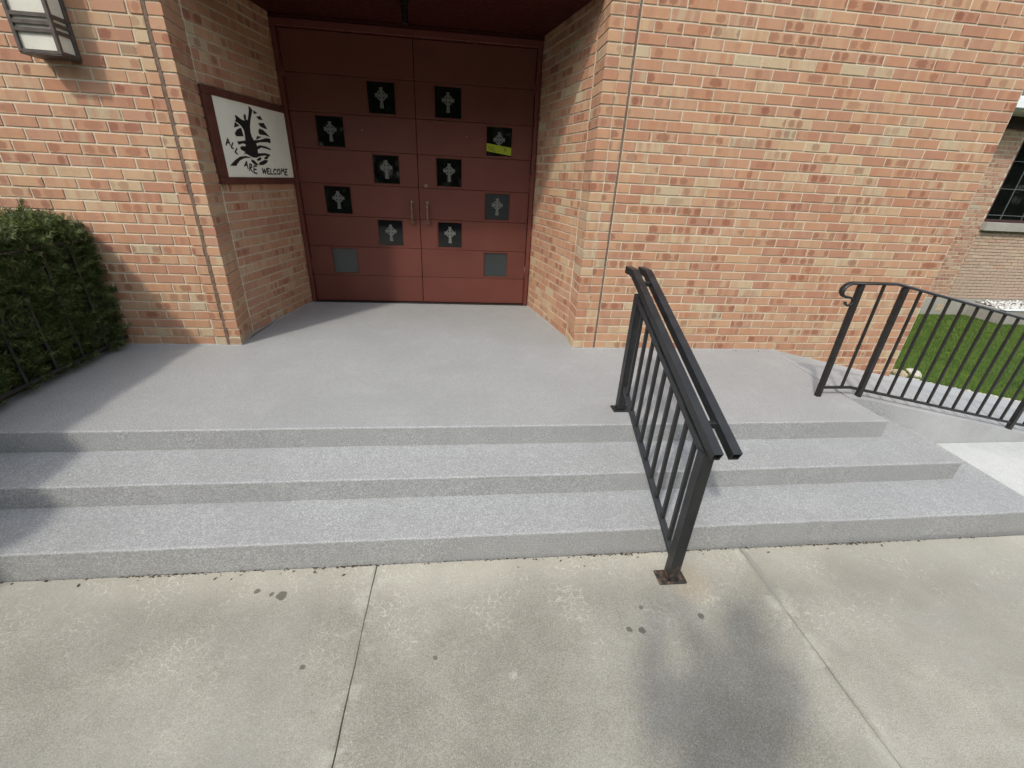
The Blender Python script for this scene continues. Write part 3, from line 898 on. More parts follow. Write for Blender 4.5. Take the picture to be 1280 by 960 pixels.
# ------------------------------------------------------------------ lantern on the wall
lw = empty('wall_lantern', (-2.342, YW + .008, 1.776), label='bronze box lantern with frosted panes on the brick wall', cat='lamp')
W_, D_, H_ = .108, .143, .62
fb = MB()
for sx in (-1, 1):
    fb.box((sx * W_ - .0095 * (sx + 1), -D_, 0), (sx * W_ - .0095 * (sx - 1), -D_ + .02, H_), .002)
    fb.box((sx * W_ - .0095 * (sx + 1), -.024, 0), (sx * W_ - .0095 * (sx - 1), -.001, H_), .002)
fb.box((-W_ + .019, -D_ + .001, 0), (W_ - .019, -D_ + .019, .016)).box((-W_ + .019, -D_ + .001, H_ - .016), (W_ - .019, -D_ + .019, H_))
for z0 in (.096, .130, .164, H_ - .18, H_ - .146, H_ - .112):
    fb.box((-W_ + .019, -D_ + .0015, z0), (W_ - .019, -D_ + .014, z0 + .018))
    for sx in (-1, 1):
        fb.box((sx * (W_ - .0015) - .006 * (sx + 1), -D_ + .02, z0), (sx * (W_ - .0015) - .006 * (sx - 1), -.024, z0 + .018))
for sx in (-1, 1):
    fb.box((sx * (W_ - .001) - .008 * (sx + 1), -D_ + .02, 0), (sx * (W_ - .001) - .008 * (sx - 1), -.024, .016))
fb.build('lantern_frame', M['lamp_metal'], lw)
MB().box((-W_ + .002, -D_ + .002, -.008), (W_ - .002, -.002, -.0005), .002).build('base_plate', M['lamp_metal'], lw)
MB().prism([(-W_ - .015, -D_ - .015), (W_ + .015, -D_ - .015), (W_ + .015, -.001), (-W_ - .015, -.001)], H_, H_ + .03).build('cap', M['lamp_metal'], lw)
MB().box((-W_ + .014, -D_ + .0145, .012), (W_ - .014, -D_ + .018, H_ - .012)).build('frosted_pane', M['lamp_glass'], lw)
for sx in (-1, 1):
    MB().box((sx * (W_ - .014) - .0018, -D_ + .0185, .012), (sx * (W_ - .014) + .0018, -.020, H_ - .012)).build('frosted_pane', M['lamp_glass'], lw)
MB().box((-W_ + .006, -.006, .002), (W_ - .006, -.0005, H_ - .002)).build('back_plate', M['lamp_metal'], lw)

# ------------------------------------------------------------------ steps and landing
XL = -3.1
R_ = .122
ZP = -.395
def rag(pts):
    return pts
st = empty('entrance_steps', (0, 0, 0), kind='structure', label='wide grey speckled concrete steps and landing')
def slab_mesh(outline, z0, z1, bev=.009, keep=None, rough=None):
    if rough:
        pts = []
        for i, p in enumerate(outline):
            q = outline[(i + 1) % len(outline)]
            pts.append(p)
            if max(p[1], q[1]) < rough:          # front edge: small unevenness of the trowelled nosing
                n = int(abs(q[0] - p[0]) / .05)
                for k in range(1, n):
                    x = p[0] + (q[0] - p[0]) * k / n; y = p[1] + (q[1] - p[1]) * k / n
                    d = .0035 * noise.noise((x * 2.3, y * 9, 0)) + .0022 * noise.noise((x * 14, y * 5, 2))
                    if noise.noise((x * 9, 7.7 + y, 5)) > .52: d += .0035
                    pts.append((x, y + d))
        outline = pts
    t = MB(); t.prism(outline, z0, z1)
    bm = t.bm
    ed = [e for e in bm.edges if all(v.co.z > z1 - 1e-4 for v in e.verts) and (keep is None or keep(e))]
    bmesh.ops.bevel(bm, geom=ed, offset=bev, segments=3, affect='EDGES', profile=0.5)
    bmesh.ops.recalc_face_normals(bm, faces=list(bm.faces))
    return t
slab_mesh([(XL, 2.072), (2.672, 2.086), (2.676, 2.40), (2.705, YW + .02), (.95, YW + .02), (.75, 4.9), (-1.65, 4.9), (-1.74, YW + .02), (XL, YW + .02)], -R_ - .02, 0.0, keep=lambda e: all(v.co.y < 2.45 for v in e.verts), rough=2.12).build('landing', M['coating'], st)
slab_mesh([(XL, 1.783), (0.5, 1.783), (2.935, 1.803), (2.972, 2.2), (2.95, 2.36), (XL, 2.36)], -2 * R_ - .02, -R_, rough=1.85).build('step', M['coating'], st)
slab_mesh([(XL, 1.496), (0.5, 1.499), (3.16, 1.512), (3.215, 1.64), (3.24, 2.0), (3.26, 2.38), (XL, 2.3)], -3 * R_ - .13, -2 * R_, rough=1.56).build('step', M['coating'], st)

# ramp down the right side
rp = MB()
def rz_(x, y): return -max(0.0, x - RAMP0) * SLOPE - .0008
XE = 6.35
pts = [(2.69, 2.392), (2.75, 2.392), (XE, 2.392), (XE, 3.60), (4.035, 3.43), (4.035, YW + .02), (2.75, YW + .02), (2.712, YW + .02)]
lo, hi = [], []
bm = rp.bm
vs = {}
def vv(x, y, z): return bm.verts.new((x, y, z))
# top as two pieces (flat bit, slope) sharing an edge
a = [vv(2.682, 2.402, -.0008), vv(RAMP0, 2.392, -.0008), vv(RAMP0, YW + .02, -.0008), vv(2.704, YW + .02, -.0008)]
b = [a[1], vv(XE, 2.392, rz_(XE, 0)), vv(XE, 3.62, rz_(XE, 0)), vv(4.035, 3.43, rz_(4.035, 0)), vv(4.035, YW + .02, rz_(4.035, 0)), a[2]]
bm.faces.new(a); bm.faces.new(b)
for p, q in ((a[0], a[1]), (a[1], b[1]), (b[1], b[2]), (b[2], b[3]), (b[3], b[4]), (b[4], b[5]), (a[2], a[3]), (a[3], a[0])):
    bm.faces.new((p, q, vv(q.co.x, q.co.y, -1.0), vv(p.co.x, p.co.y, -1.0)))
bmesh.ops.remove_doubles(bm, verts=list(bm.verts), dist=1e-5)
rp.build('ramp', M['ramp'], kind='structure')

# ------------------------------------------------------------------ pavement, road, ground
pv = empty('pavement', (0, 0, ZP), kind='structure')
SL = 1.82
R = random.Random(3)
for i in range(-5, 4):
    for j in range(4):
        x0, x1 = -.41 + i * SL, -.41 + (i + 1) * SL
        y1 = 1.4915 - j * SL; y0 = y1 - SL
        if x0 > 5.5: continue
        g = .0028
        def wob(x, y): return .0045 * noise.noise((x * 1.7, y * 1.7, 5)) + .003 * noise.noise((x * 9, y * 9, 8))
        def gap(x, y): return .0006 + .0022 * max(0, noise.noise((x * 3.1, y * 2.3, 2)) + .35)
        o = []
        N_ = 44
        for k in range(N_): t_ = k / N_; x = x0 + (x1 - x0) * t_; o.append((x, y0 + wob(x, y0) + gap(x, y0)))
        for k in range(N_): t_ = k / N_; y = y0 + (y1 - y0) * t_; o.append((x1 + wob(x1, y) - gap(x1, y), y))
        for k in range(N_): t_ = k / N_; x = x1 - (x1 - x0) * t_; o.append((x, y1 + (wob(x, y1) - gap(x, y1) if j else .0015 * noise.noise((x * 8, 0, 0)))))
        for k in range(N_): t_ = k / N_; y = y1 - (y1 - y0) * t_; o.append((x0 + wob(x0, y) + gap(x0, y), y))
        for c_, (cx_, cy_) in ((0, (x0, y0)), (N_, (x1, y0)), (2 * N_, (x1, y1)), (3 * N_, (x0, y1))):
            o[c_] = (cx_ + (.002 if cx_ == x0 else -.002), cy_ + (.002 if cy_ == y0 else (-.002 if j else 0)))
        if j < 2 and -4 < i < 3:
            t = slab_mesh(o, -.16, 0, bev=.0025)
        else:
            t = slab_mesh([(x0 + g, y0 + g), (x1 - g, y0 + g), (x1 - g, y1 - (g if j else 0)), (x0 + g, y1 - (g if j else 0))], -.16, 0, bev=.004)
        t.build('concrete_slab', M['concrete'], pv, (0, 0, R.uniform(-.0015, .0015)))
MB().box((-9.6, -5.8, -.17), (6.9, 1.49, -.005)).build('joint_filler', M['joint_dirt'], pv)
slab_mesh([(3.235, 1.47), (6.3, 1.47), (6.3, 2.3905), (3.25, 2.3905)], -.165, 0.006, bev=.003).build('concrete_pad', M['concrete_new'], pv)
MB().box((-30, -5.96, -.16), (30, -5.805, .0), .012).build('kerb', M['concrete_dull'], kind='structure', loc=(0, 0, ZP))
MB().box((-60, -14, -.4), (60, -5.965, -.13)).build('road', M['asphalt'], kind='structure', loc=(0, 0, ZP))
MB().box((-60, -30, -.4), (60, -14.01, -.02)).build('verge', M['lawn_soil'], kind='structure', loc=(0, 0, ZP))
gm = MB()
gm.box((-400, -400, -1.3), (400, 400, -.90))
gm.build('ground', M['lawn_soil'], kind='structure')
# planting bed left of the steps
MB().box((-9, 1.5, -.88), (-3.105, 3.33, -.06)).build('planting_bed', M['soil'], kind='structure')
MB().box((-3.10, 1.5, -.12), (-2.60, 3.325, .006)).build('planting_soil', M['soil'], kind='structure')

# dirt and crumbs gathered where the pavement meets the first riser
R = random.Random(21)
V, F = [], []
for i in range(520):
    q = R.random()
    x = R.uniform(-2.6, 3.1) if q < .55 else R.choice((.735, 1.1, -.55, 2.1, -1.3, 1.9)) + R.gauss(0, .09)
    s_ = R.uniform(.0015, .0055); y = 1.493 - abs(R.gauss(0, .006)); z = ZP + .001
    o = len(V)
    for dx, dy, dz in ((-1, 0, 0), (1, 0, 0), (0, -1, 0), (0, 1, 0), (0, 0, 1)):
        V.append((x + dx * s_ * R.uniform(.7, 2.2), y + dy * s_ * R.uniform(.6, 1.1), z + dz * s_ * R.uniform(.3, .9)))
    for f in ((0, 2, 4), (2, 1, 4), (1, 3, 4), (3, 0, 4)): F.append(tuple(o + k for k in f))
link('crumbs', hyp_mesh(V, F, M['soil']), kind='stuff')

# slop of coating where the landing meets the brickwork
def bead(pts, side):
    b = MB()
    prev = None
    for (x0, y0), (x1, y1) in zip(pts, pts[1:]):
        L = math.hypot(x1 - x0, y1 - y0); n = max(2, int(L / .03))
        nx, ny = (y1 - y0) / L * side, -(x1 - x0) / L * side
        for k in range(n + 1):
            t = k / n; x = x0 + (x1 - x0) * t; y = y0 + (y1 - y0) * t
            w = .006 + .005 * noise.noise((x * 11, y * 11, 3)) + .004 * noise.noise((x * 33, y * 33, 1)); h = .006 + .006 * noise.noise((x * 8, y * 8, 9))
            c = [b.bm.verts.new((x - nx * .012, y - ny * .012, max(.001, h))), b.bm.verts.new((x + nx * max(.001, w) * .6, y + ny * max(.001, w) * .6, max(.001, h))), b.bm.verts.new((x + nx * (max(.001, w) + .003), y + ny * (max(.001, w) + .003), -.001))]
            if prev:
                for a in range(2): b.bm.faces.new((prev[a], prev[a + 1], c[a + 1], c[a]))
            prev = c
    return b
bead([(-2.95, YW + .006), (-1.83, YW + .004), (-1.727, YW + .003), (-1.770, YW + .31), (-1.594, YD - .05)], 1).build('coating_edge', M['coating'], st)
bead([(.690, YD - .05), (.908, YW + .27), (.905, YW), (1.10, YW), (2.76, YW)], 1).build('coating_edge', M['coating'], st)
# leaf litter blown against the wall and the riser
R = random.Random(77)
V, F = [], []
for i in range(46):
    if i < 16: x, y, z = R.uniform(-1.5, .6), YD - .06 - abs(R.gauss(0, .03)), .002
    elif i < 26: x, y, z = R.uniform(1.15, 2.7), YW - .015 - abs(R.gauss(0, .02)), .002
    else: x, y, z = R.uniform(-2.3, 3), 1.47 - abs(R.gauss(0, .02)), ZP + .002
    a = R.uniform(0, 6.28); s_ = R.uniform(.003, .008); o = len(V)
    for q, r_ in ((0, 1.6), (1.3, .6), (3.14, 1.5), (4.9, .6)):
        V.append((x + math.cos(a + q) * s_ * r_, y + math.sin(a + q) * s_ * r_, z + R.uniform(0, .004)))
    F.append((o, o + 1, o + 2, o + 3))
link('leaf_litter', hyp_mesh(V, F, M['bark']), kind='stuff')

# ------------------------------------------------------------------ hand rail over the steps
hr = empty('stair_handrail', (0, 0, 0), label='black square tube double handrail standing on the steps', cat='handrail')
HX = .9625
def rail_z(y): return .324 + .43 * (y - 1.30)      # underside of the hand rail
MB().bar((HX, 1.335, ZP + .010), (HX, 1.335, rail_z(1.335) - .015), .05, .05, up=(0, 1, 0), bev=.003).build('post', M['black_paint'], hr)
MB().bar((HX + .004, 2.262, .010), (HX + .004, 2.262, rail_z(2.262) - .015), .05, .05, up=(0, 1, 0), bev=.003).build('post', M['black_paint'], hr)
MB().box((.897, 1.298, ZP + .001), (1.030, 1.376, ZP + .011), .002).build('base_plate', M['rust'], hr, label='rusty steel base plate')
MB().box((.915, 2.222, .001), (1.022, 2.300, .009), .002).build('base_plate', M['black_paint'], hr)
for (px, py, pz) in ((.910, 1.312, ZP), (1.017, 1.312, ZP), (.910, 1.363, ZP), (1.017, 1.363, ZP)):
    MB().tube([(px, py, pz + .011), (px, py, pz + .018)], .0065, 6).build('bolt', M['rust'], hr)
def tube_rail(x0, x1, y0, y1, ytop):
    """open-ended square tube running up the flight, level at its top end"""
    b = MB()
    t = .0385; wl_ = .004
    def ring(y, z, tilt):
        o = []
        for a, c in ((x0, 0), (x1, 0), (x1, 1), (x0, 1)):
            o.append(b.bm.verts.new((a, y - tilt * c * t, z + c * t)))
        i = []
        for a, c in ((x0 + wl_, .12), (x1 - wl_, .12), (x1 - wl_, .88), (x0 + wl_, .88)):
            i.append(b.bm.verts.new((a, y - tilt * c * t, z + c * t)))
        return o, i
    rs = [ring(y0, rail_z(y0), .43), ring(y1, rail_z(y1), .21), ring(ytop, rail_z(y1), 0)]
    for (o1, i1), (o2, i2) in zip(rs, rs[1:]):
        for k in range(4):
            b.bm.faces.new((o1[k], o1[(k + 1) % 4], o2[(k + 1) % 4], o2[k]))
            b.bm.faces.new((i1[(k + 1) % 4], i1[k], i2[k], i2[(k + 1) % 4]))
    for o, i in (rs[0], rs[-1]):
        for k in range(4):
            b.bm.faces.new((o[(k + 1) % 4], o[k], i[k], i[(k + 1) % 4]))
    return b
tube_rail(.949, .988, 1.285, 2.40, 2.50).build('rail', M['black_paint'], hr)
tube_rail(1.027, 1.066, 1.285, 2.40, 2.50).build('rail', M['black_paint'], hr)
for y in (1.42, 2.30):
    z = rail_z(y) + .012
    MB().box((.9885, y - .014, z - .003), (1.0265, y + .014, z + .022), .002).build('bracket', M['black_paint'], hr)
# top and bottom stringers carrying the pickets
MB().bar((HX, 1.315, rail_z(1.315) - .034), (HX, 2.285, rail_z(2.285) - .034), .034, .030, bev=.002).build('top_stringer', M['black_paint'], hr)
def low_z(y): return .083 + .505 * (y - 2.081)
MB().bar((HX, 1.36, low_z(1.36)), (HX, 2.24, low_z(2.24)), .026, .026, bev=.002).build('bottom_stringer', M['black_paint'], hr)
for k in range(9):
    y = 1.423 + .0942 * k
    MB().bar((HX, y, low_z(y) - .004), (HX, y, rail_z(y) - .045), .0165, .0165, up=(0, 1, 0)).build('picket', M['black_paint'], hr)

# ------------------------------------------------------------------ railing of the ramp
rr = empty('ramp_railing', (0, 0, 0), label='black iron railing with a scroll end along the ramp', cat='railing')
RY = 2.432
def rsurf(x): return -max(0, x - RAMP0) * SLOPE
def rtop(x): return .783 - max(0, x - 2.70) * .196
for x in (2.456, 2.770, 4.185, 5.60):
    MB().bar((x, RY, rsurf(x) - .01), (x, RY, rtop(x) - .004), .031, .031, up=(0, 1, 0), bev=.003).build('post', M['iron'], rr)
def path_bar(pts, w, h, name):
    b = MB()
    for p, q in zip(pts, pts[1:]):
        b.bar(p, q, w, h, ext=.001, bev=.003)
    return b.build(name, M['iron'], rr)
hb = MB()
hb.tube([(2.40, RY, rtop(2.4) + .004), (2.70, RY, rtop(2.70) + .004), (3.2, RY, rtop(3.2) + .004), (4.2, RY, rtop(4.2) + .004), (5.63, RY, rtop(5.63) + .004)], .0215, 12, sx=1.0, sy=.42)
hb.build('handrail', M['iron'], rr, smooth=True)
# scroll: the handrail curls down and back to the first post
sc = [(2.405, .787), (2.375, .785), (2.350, .772), (2.335, .750), (2.334, .728), (2.348, .710), (2.375, .700), (2.405, .697), (2.428, .688), (2.436, .670), (2.428, .652), (2.408, .645), (2.390, .655), (2.386, .668)]
hb = MB()
hb.tube([(x, RY - .004, z) for x, z in sc], [.0215, .0215, .0215, .022, .021, .019, .017, .015, .0135, .0125, .0115, .011, .012, .013], 12, sx=1.0, sy=.50)
hb.build('scroll', M['iron'], rr, smooth=True)
path_bar([(2.44, RY, .066), (2.68, RY, .066), (2.80, RY, .042), (3.3, RY, -.060), (4.19, RY, -.2425), (5.61, RY, -.534)], .013, .020, 'bottom_rail')
def rbot(x): return .066 if x < 2.68 else (.066 - (x - 2.68) * .2 if x < 2.8 else .042 - (x - 2.8) * .2048)
px = [2.613] + [2.770 + (4.185 - 2.770) / 12 * k for k in range(1, 12)] + [4.185 + .118 * k for k in range(1, 12)]
for x in px:
    MB().bar((x, RY, rbot(x)), (x, RY, rtop(x)), .0135, .0135, up=(0, 1, 0)).build('picket', M['iron'], rr)

# ------------------------------------------------------------------ railing in front of the hedge
hl = empty('hedge_railing', (0, 0, 0), label='dark iron railing overgrown by the clipped hedge', cat='railing')
HXL = -2.512
MB().tube([(HXL, 1.55, .762), (HXL, 2.4, .766), (HXL, 3.31, .772)], .0135, 8, sx=1.0, sy=.8).build('handrail', M['iron'], hl, smooth=True)
MB().bar((HXL, 1.55, .066), (HXL, 3.31, .070), .014, .022).build('bottom_rail', M['iron'], hl)
for y in (1.60,):
    MB().bar((HXL, y, -.01), (HXL, y, .76), .028, .028, up=(0, 1, 0)).build('post', M['iron'], hl)
for k in range(8):
    y = 3.10 - .205 * k
    MB().bar((HXL, y, .07), (HXL, y, .755), .016, .016, up=(0, 1, 0)).build('picket', M['iron'], hl)
for y in (2.60, 1.98):
    n = 28
    b = MB()
    b.tube([(HXL - .004, y + .083 * math.cos(2 * math.pi * i / n), .412 + .083 * math.sin(2 * math.pi * i / n)) for i in range(n + 1)], .008, 6)
    for s in (-1, 1):
        b.tube([(HXL - .004, y + s * (.012 + .035 * math.cos(t)) , .412 + s * .04 * math.sin(t)) for t in [i * .35 - .9 for i in range(14)]], .006, 6)
    b.build('ring_ornament', M['iron'], hl, smooth=True)

for y in (2.60, 1.98):
    for s in (-1, 1):
        b = MB()
        pts = []
        for i in range(26):
            t = i / 25
            a = s * (1.2 + t * 4.4); r_ = .012 + .062 * (1 - t) ** 1.3
            pts.append((HXL - .006, y + s * .10 + r_ * math.cos(a), .60 - .30 * 0 + r_ * math.sin(a)))
        b.tube(pts, .0065, 6)
        b.tube([(HXL - .006, y + s * .02, .75), (HXL - .006, y + s * .05, .68), tuple(pts[0])], .0065, 6)
        b.build('scroll', M['iron'], hl, smooth=True)

# ------------------------------------------------------------------ hedge
def sprigs(n, sampler, size, mat, needles=12, spread=.9, width=.16, curve=.25):
    """n short shoots of small leaves; sampler(i) -> (pos, dir)"""
    P = np.zeros((n, 3)); D = np.zeros((n, 3))
    for i in range(n):
        P[i], D[i] = sampler(i)
    D /= np.linalg.norm(D, axis=1, keepdims=True)
    ref = rng.normal(size=(n, 3))
    A = np.cross(D, ref); A /= np.linalg.norm(A, axis=1, keepdims=True)
    B = np.cross(D, A)
    sz = size * rng.uniform(.6, 1.3, n)
    verts = np.zeros((n, needles, 3, 3))
    for k in range(needles):
        t = (k + .5) / needles
        side = 1 if k % 2 else -1
        ang = rng.uniform(-.5, .5, n)
        base = P + D * (sz * t)[:, None]
        out = (A * (np.cos(ang) * side)[:, None] + B * np.sin(ang)[:, None])
        ln = sz * spread * (.42 * (1 - .6 * t) + .10)
        tip = base + out * ln[:, None] + D * (ln * .75)[:, None]
        wd = D * (sz * width)[:, None]
        verts[:, k, 0] = base - wd * .5
        verts[:, k, 1] = base + wd * .5
        verts[:, k, 2] = tip
    V = verts.reshape(-1, 3)
    F = np.arange(len(V)).reshape(-1, 3)
    return V, F
hd = empty('hedge', (-3.05, 2.4, 0), label='clipped dark green yew hedge left of the steps', cat='hedge')
HX0, HX1, HY0, HY1, HT = -4.6, -2.535, .75, 3.315, .885
def hedge_pt(i):
    r = random.random()
    if r < .52:      # face towards the steps
        y = random.uniform(HY0, HY1); z = random.uniform(.03, HT)
        k = min(1, (HT - z) / .16); k2 = min(1, (HY1 - y) / .12)
        x = HX1 - random.random() ** 1.6 * .17 - (1 - k) ** 2 * .09 - (1 - k2) ** 2 * .02 + .035 * noise.noise((y * 4, z * 5, 1))
        d = (1, random.uniform(-.7, .7), random.uniform(-.1, .9))
    elif r < .90:    # top
        x = random.uniform(HX0, HX1 - .02); y = random.uniform(HY0, HY1)
        k = min(1, (HX1 - x) / .18); k2 = min(1, (HY1 - y) / .12)
        z = HT - random.random() ** 1.5 * .10 - (1 - k) ** 2 * .06 - (1 - k2) ** 2 * .02 + .05 * noise.noise((x * 3, y * 3, 4))
        d = (random.uniform(-.6, .7), random.uniform(-.6, .6), 1)
    else:            # near end
        x = random.uniform(HX0, HX1); z = random.uniform(0, HT); y = HY0 + random.random() * .1
        d = (random.uniform(-.6, .6), -1, random.uniform(0, .8))
    return (x, y, z), d
random.seed(11)
V, F = sprigs(30000, hedge_pt, .062, M['yew'], 12, 1.0, .13)
# a few long wayward shoots near the wall
def stray(i):
    base = [(-2.60, 3.15, .10), (-2.78, 3.12, .80), (-2.58, 3.05, .55), (-3.3, 2.9, .9)][i % 4]
    dirs = [(1, .35, .35), (.1, .5, 1), (1, .4, .5), (-.2, .2, 1)][i % 4]
    d = Vector(dirs).normalized(); t = (i // 4) / 14 * .2
    p = Vector(base) + d * t + Vector((0, 0, .12 * t))
    return tuple(p), (d.x + random.uniform(-.5, .5), d.y + random.uniform(-.5, .5), d.z + random.uniform(-.3, .6))
V2, F2 = sprigs(56, stray, .045, M['yew'], 10)
V = np.vstack([V, V2]) - np.array([-3.05, 2.4, 0]); F = np.arange(len(V)).reshape(-1, 3)
link('foliage', hyp_mesh(V, F, M['yew']), hd)
b = MB()  # solid lumpy core added inside the foliage to stop light passing through
b.box((HX0 + .12, HY0 + .12, 0), (HX1 - .21, HY1 - .12, HT - .13))
bmesh.ops.subdivide_edges(b.bm, edges=list(b.bm.edges), cuts=12, use_grid_fill=True)
for v in b.bm.verts:
    q = noise.noise_vector(v.co * 5) * .06
    v.co += q
for v in b.bm.verts: v.co -= Vector((-3.05, 2.4, 0))
b.build('light_block_core', M['bark'], hd)
b = MB()
for i in range(9):
    y = .95 + i * .27; x = -2.75 + random.uniform(-.05, .05)
    b.tube([(x, y, -.06), (x + random.uniform(-.04, .04), y + random.uniform(-.04, .04), .25), (x + random.uniform(-.1, .1), y + random.uniform(-.1, .1), .6)], [.018, .014, .006], 6)
for v in b.bm.verts: v.co -= Vector((-3.05, 2.4, 0))
b.build('stem', M['bark'], hd)

# ------------------------------------------------------------------ lawn beyond the ramp
def lawn_z(x): return max(-.80, -(max(x, 2.75) - RAMP0) * SLOPE) + .0
def lawn_front(x): return 3.43 + (x - 4.035) * .082 if x < 6.35 else 3.62
b = MB()
nx, ny = 60, 24
gv = []
for i in range(nx + 1):
    x = 4.036 + (15 - 4.036) * (i / nx)
    row = []
    for j in range(ny + 1):
        y = lawn_front(x) + .008 + (9.0 - lawn_front(x)) * j / ny
        row.append(b.bm.verts.new((x, y, lawn_z(x) - .004 + .012 * noise.noise((x * 1.4, y * 1.4, 0)))))
    gv.append(row)
for i in range(nx):
    for j in range(ny):
        b.bm.faces.new((gv[i][j], gv[i + 1][j], gv[i + 1][j + 1], gv[i][j + 1]))
b.build('lawn', M['lawn_soil'], kind='structure')
n = 150000
gx = 4.05 + (12.0 - 4.05) * rng.random(n) ** 1.25
gf = np.array([lawn_front(x) for x in gx])
gy = gf + .012 + (7.45 - gf) * rng.random(n)
gz = np.array([lawn_z(x) for x in gx]) - .012
ang = rng.uniform(0, 2 * np.pi, n); ln = rng.uniform(.025, .06, n); lean = rng.normal(0, .45, (n, 2))
wd = rng.uniform(.002, .0042, n)
V = np.zeros((n, 3, 3))
V[:, 0] = np.c_[gx - np.cos(ang) * wd, gy - np.sin(ang) * wd, gz]
V[:, 1] = np.c_[gx + np.cos(ang) * wd, gy + np.sin(ang) * wd, gz]
V[:, 2] = np.c_[gx + lean[:, 0] * ln, gy + lean[:, 1] * ln, gz + ln]
link('grass', hyp_mesh(V.reshape(-1, 3), np.arange(3 * n).reshape(-1, 3), M['grass']), kind='stuff')
def stone(loc, size, mat, label, seed):
    b = MB()
    bmesh.ops.create_icosphere(b.bm, subdivisions=3, radius=1)
    for v in b.bm.verts:
        d = 1 + .35 * noise.noise(v.co * 1.2 + Vector((seed, 0, 0))) + .1 * noise.noise(v.co * 4 + Vector((seed, 3, 0)))
        v.co = Vector((v.co.x * size[0], v.co.y * size[1], max(-.6, min(.75, v.co.z)) * size[2])) * d
    b.build('landscape_stone', mat, None, loc, (0, 0, seed), smooth=True, label=label, cat='stone')
stone((4.37, 3.53, lawn_z(4.37) + .012), (.10, .065, .035), M['tan_stone'], 'flat tan stone at the lawn edge beside the ramp, nearest the building corner', .4)
stone((4.63, 3.60, lawn_z(4.63) + .03), (.075, .06, .05), M['pale_stone'], 'pale stone at the lawn edge, right of the flat tan one', 1.3)
R = random.Random(9)
cb = MB()
for k in range(34):
    x = 4.3 + 2.0 * R.random(); y = lawn_front(x) + R.uniform(-.015, .012)
    s = R.uniform(.008, .022)
    cb.box((x - s, y - s * .6, lawn_z(x) - .004), (x + s, y + s * .6, lawn_z(x) + s * .35), .003)
cb.build('concrete_chips', M['pale_stone'], kind='stuff')

# ------------------------------------------------------------------ wing of the building beyond the lawn
YF = 7.5
LX = 5.4
wg = empty('building_wing', (LX, YF, 0), label='brick wing set back beyond the lawn, with a leaded window', cat='building')
WX = 9.53 - LX
b = MB()
b.box((0, .006, -.80), (9, .5, .955)); b.box((0, .006, .955), (WX, .5, 2.60)); b.box((WX, .006, 2.421), (9, .5, 2.60)); b.box((WX + 2.6, .006, .955), (9, .5, 2.421)); b.box((WX, .12, .955), (WX + 2.6, .5, 2.421))
b.build('mortar_bed', M['mortar'], wg)
print('wing', masonry(wg, 0, WX, -.46, 2.56, (M['brick_far'], M['brick_far_joined']), course=.0676, length=.205, joint=.011, depth=.03, limit=210))
masonry(wg, WX + 2.6, 9, .82, 2.56, (M['brick_far'], M['brick_far_joined']), course=.0676, length=.205, joint=.011, depth=.03, limit=0)
i2 = masonry(wg, WX - .02, 9, -.46, .82, (M['brick_beige'], M['brick_beige']), course=.0593, length=.235, joint=.010, depth=.03, limit=90, skip=lambda c, z: False, y=-.012)
MB().box((0, -.02, -.80), (9, -.0005, -.465), .004).build('foundation', M['concrete_dull'], wg)
MB().box((3.98, -.028, -.72), (4.10, -.0205, -.58)).build('vent', M['tan_stone'], wg)
wnd = empty('window', (WX, 0, 0)); wnd.parent = wg
MB().box((0, .08, .96), (2.6, .09, 2.42)).build('pane', M['glass'], wnd)
fb = MB()
fb.box((0, .02, .962), (2.6, .079, 1.01)).box((0, .02, 2.37), (2.6, .079, 2.42)).box((0, .021, 1.01), (.045, .079, 2.37)).box((2.555, .021, 1.01), (2.6, .079, 2.37))
fb.build('window_frame', M['brown_trim'], wnd)
mb = MB()
for x in (.41, .86, 1.3, 1.74, 2.18): mb.box((x - .006, .070, 1.01), (x + .006, .079, 2.37))
for z in (1.08, 1.52, 1.96): mb.box((.045, .071, z - .005), (2.555, .079, z + .005))
mb.build('cames', M['lead'], wnd)
MB().box((-.02, -.10, .815), (2.64, .03, .961), .006).build('window_sill', M['concrete_dull'], wnd)
MB().box((0, -.02, 2.42), (9.1, .4, 2.60)).build('head_board', M['brown_trim'], wg)
MB().box((-.1, -.45, 2.601), (9.1, .5, 2.66)).build('eave', M['white_trim'], wg)
MB().box((-.1, -.50, 2.62), (9.1, -.455, 2.78), .01).build('gutter', M['white_trim'], wg)
MB().prism([(-.1, -.45), (9.1, -.45), (9.1, 3.5), (-.1, 3.5)], lambda x, y: 2.66 + (y + .45) * .3, lambda x, y: 2.72 + (y + .45) * .3).build('roof', M['asphalt'], wg)
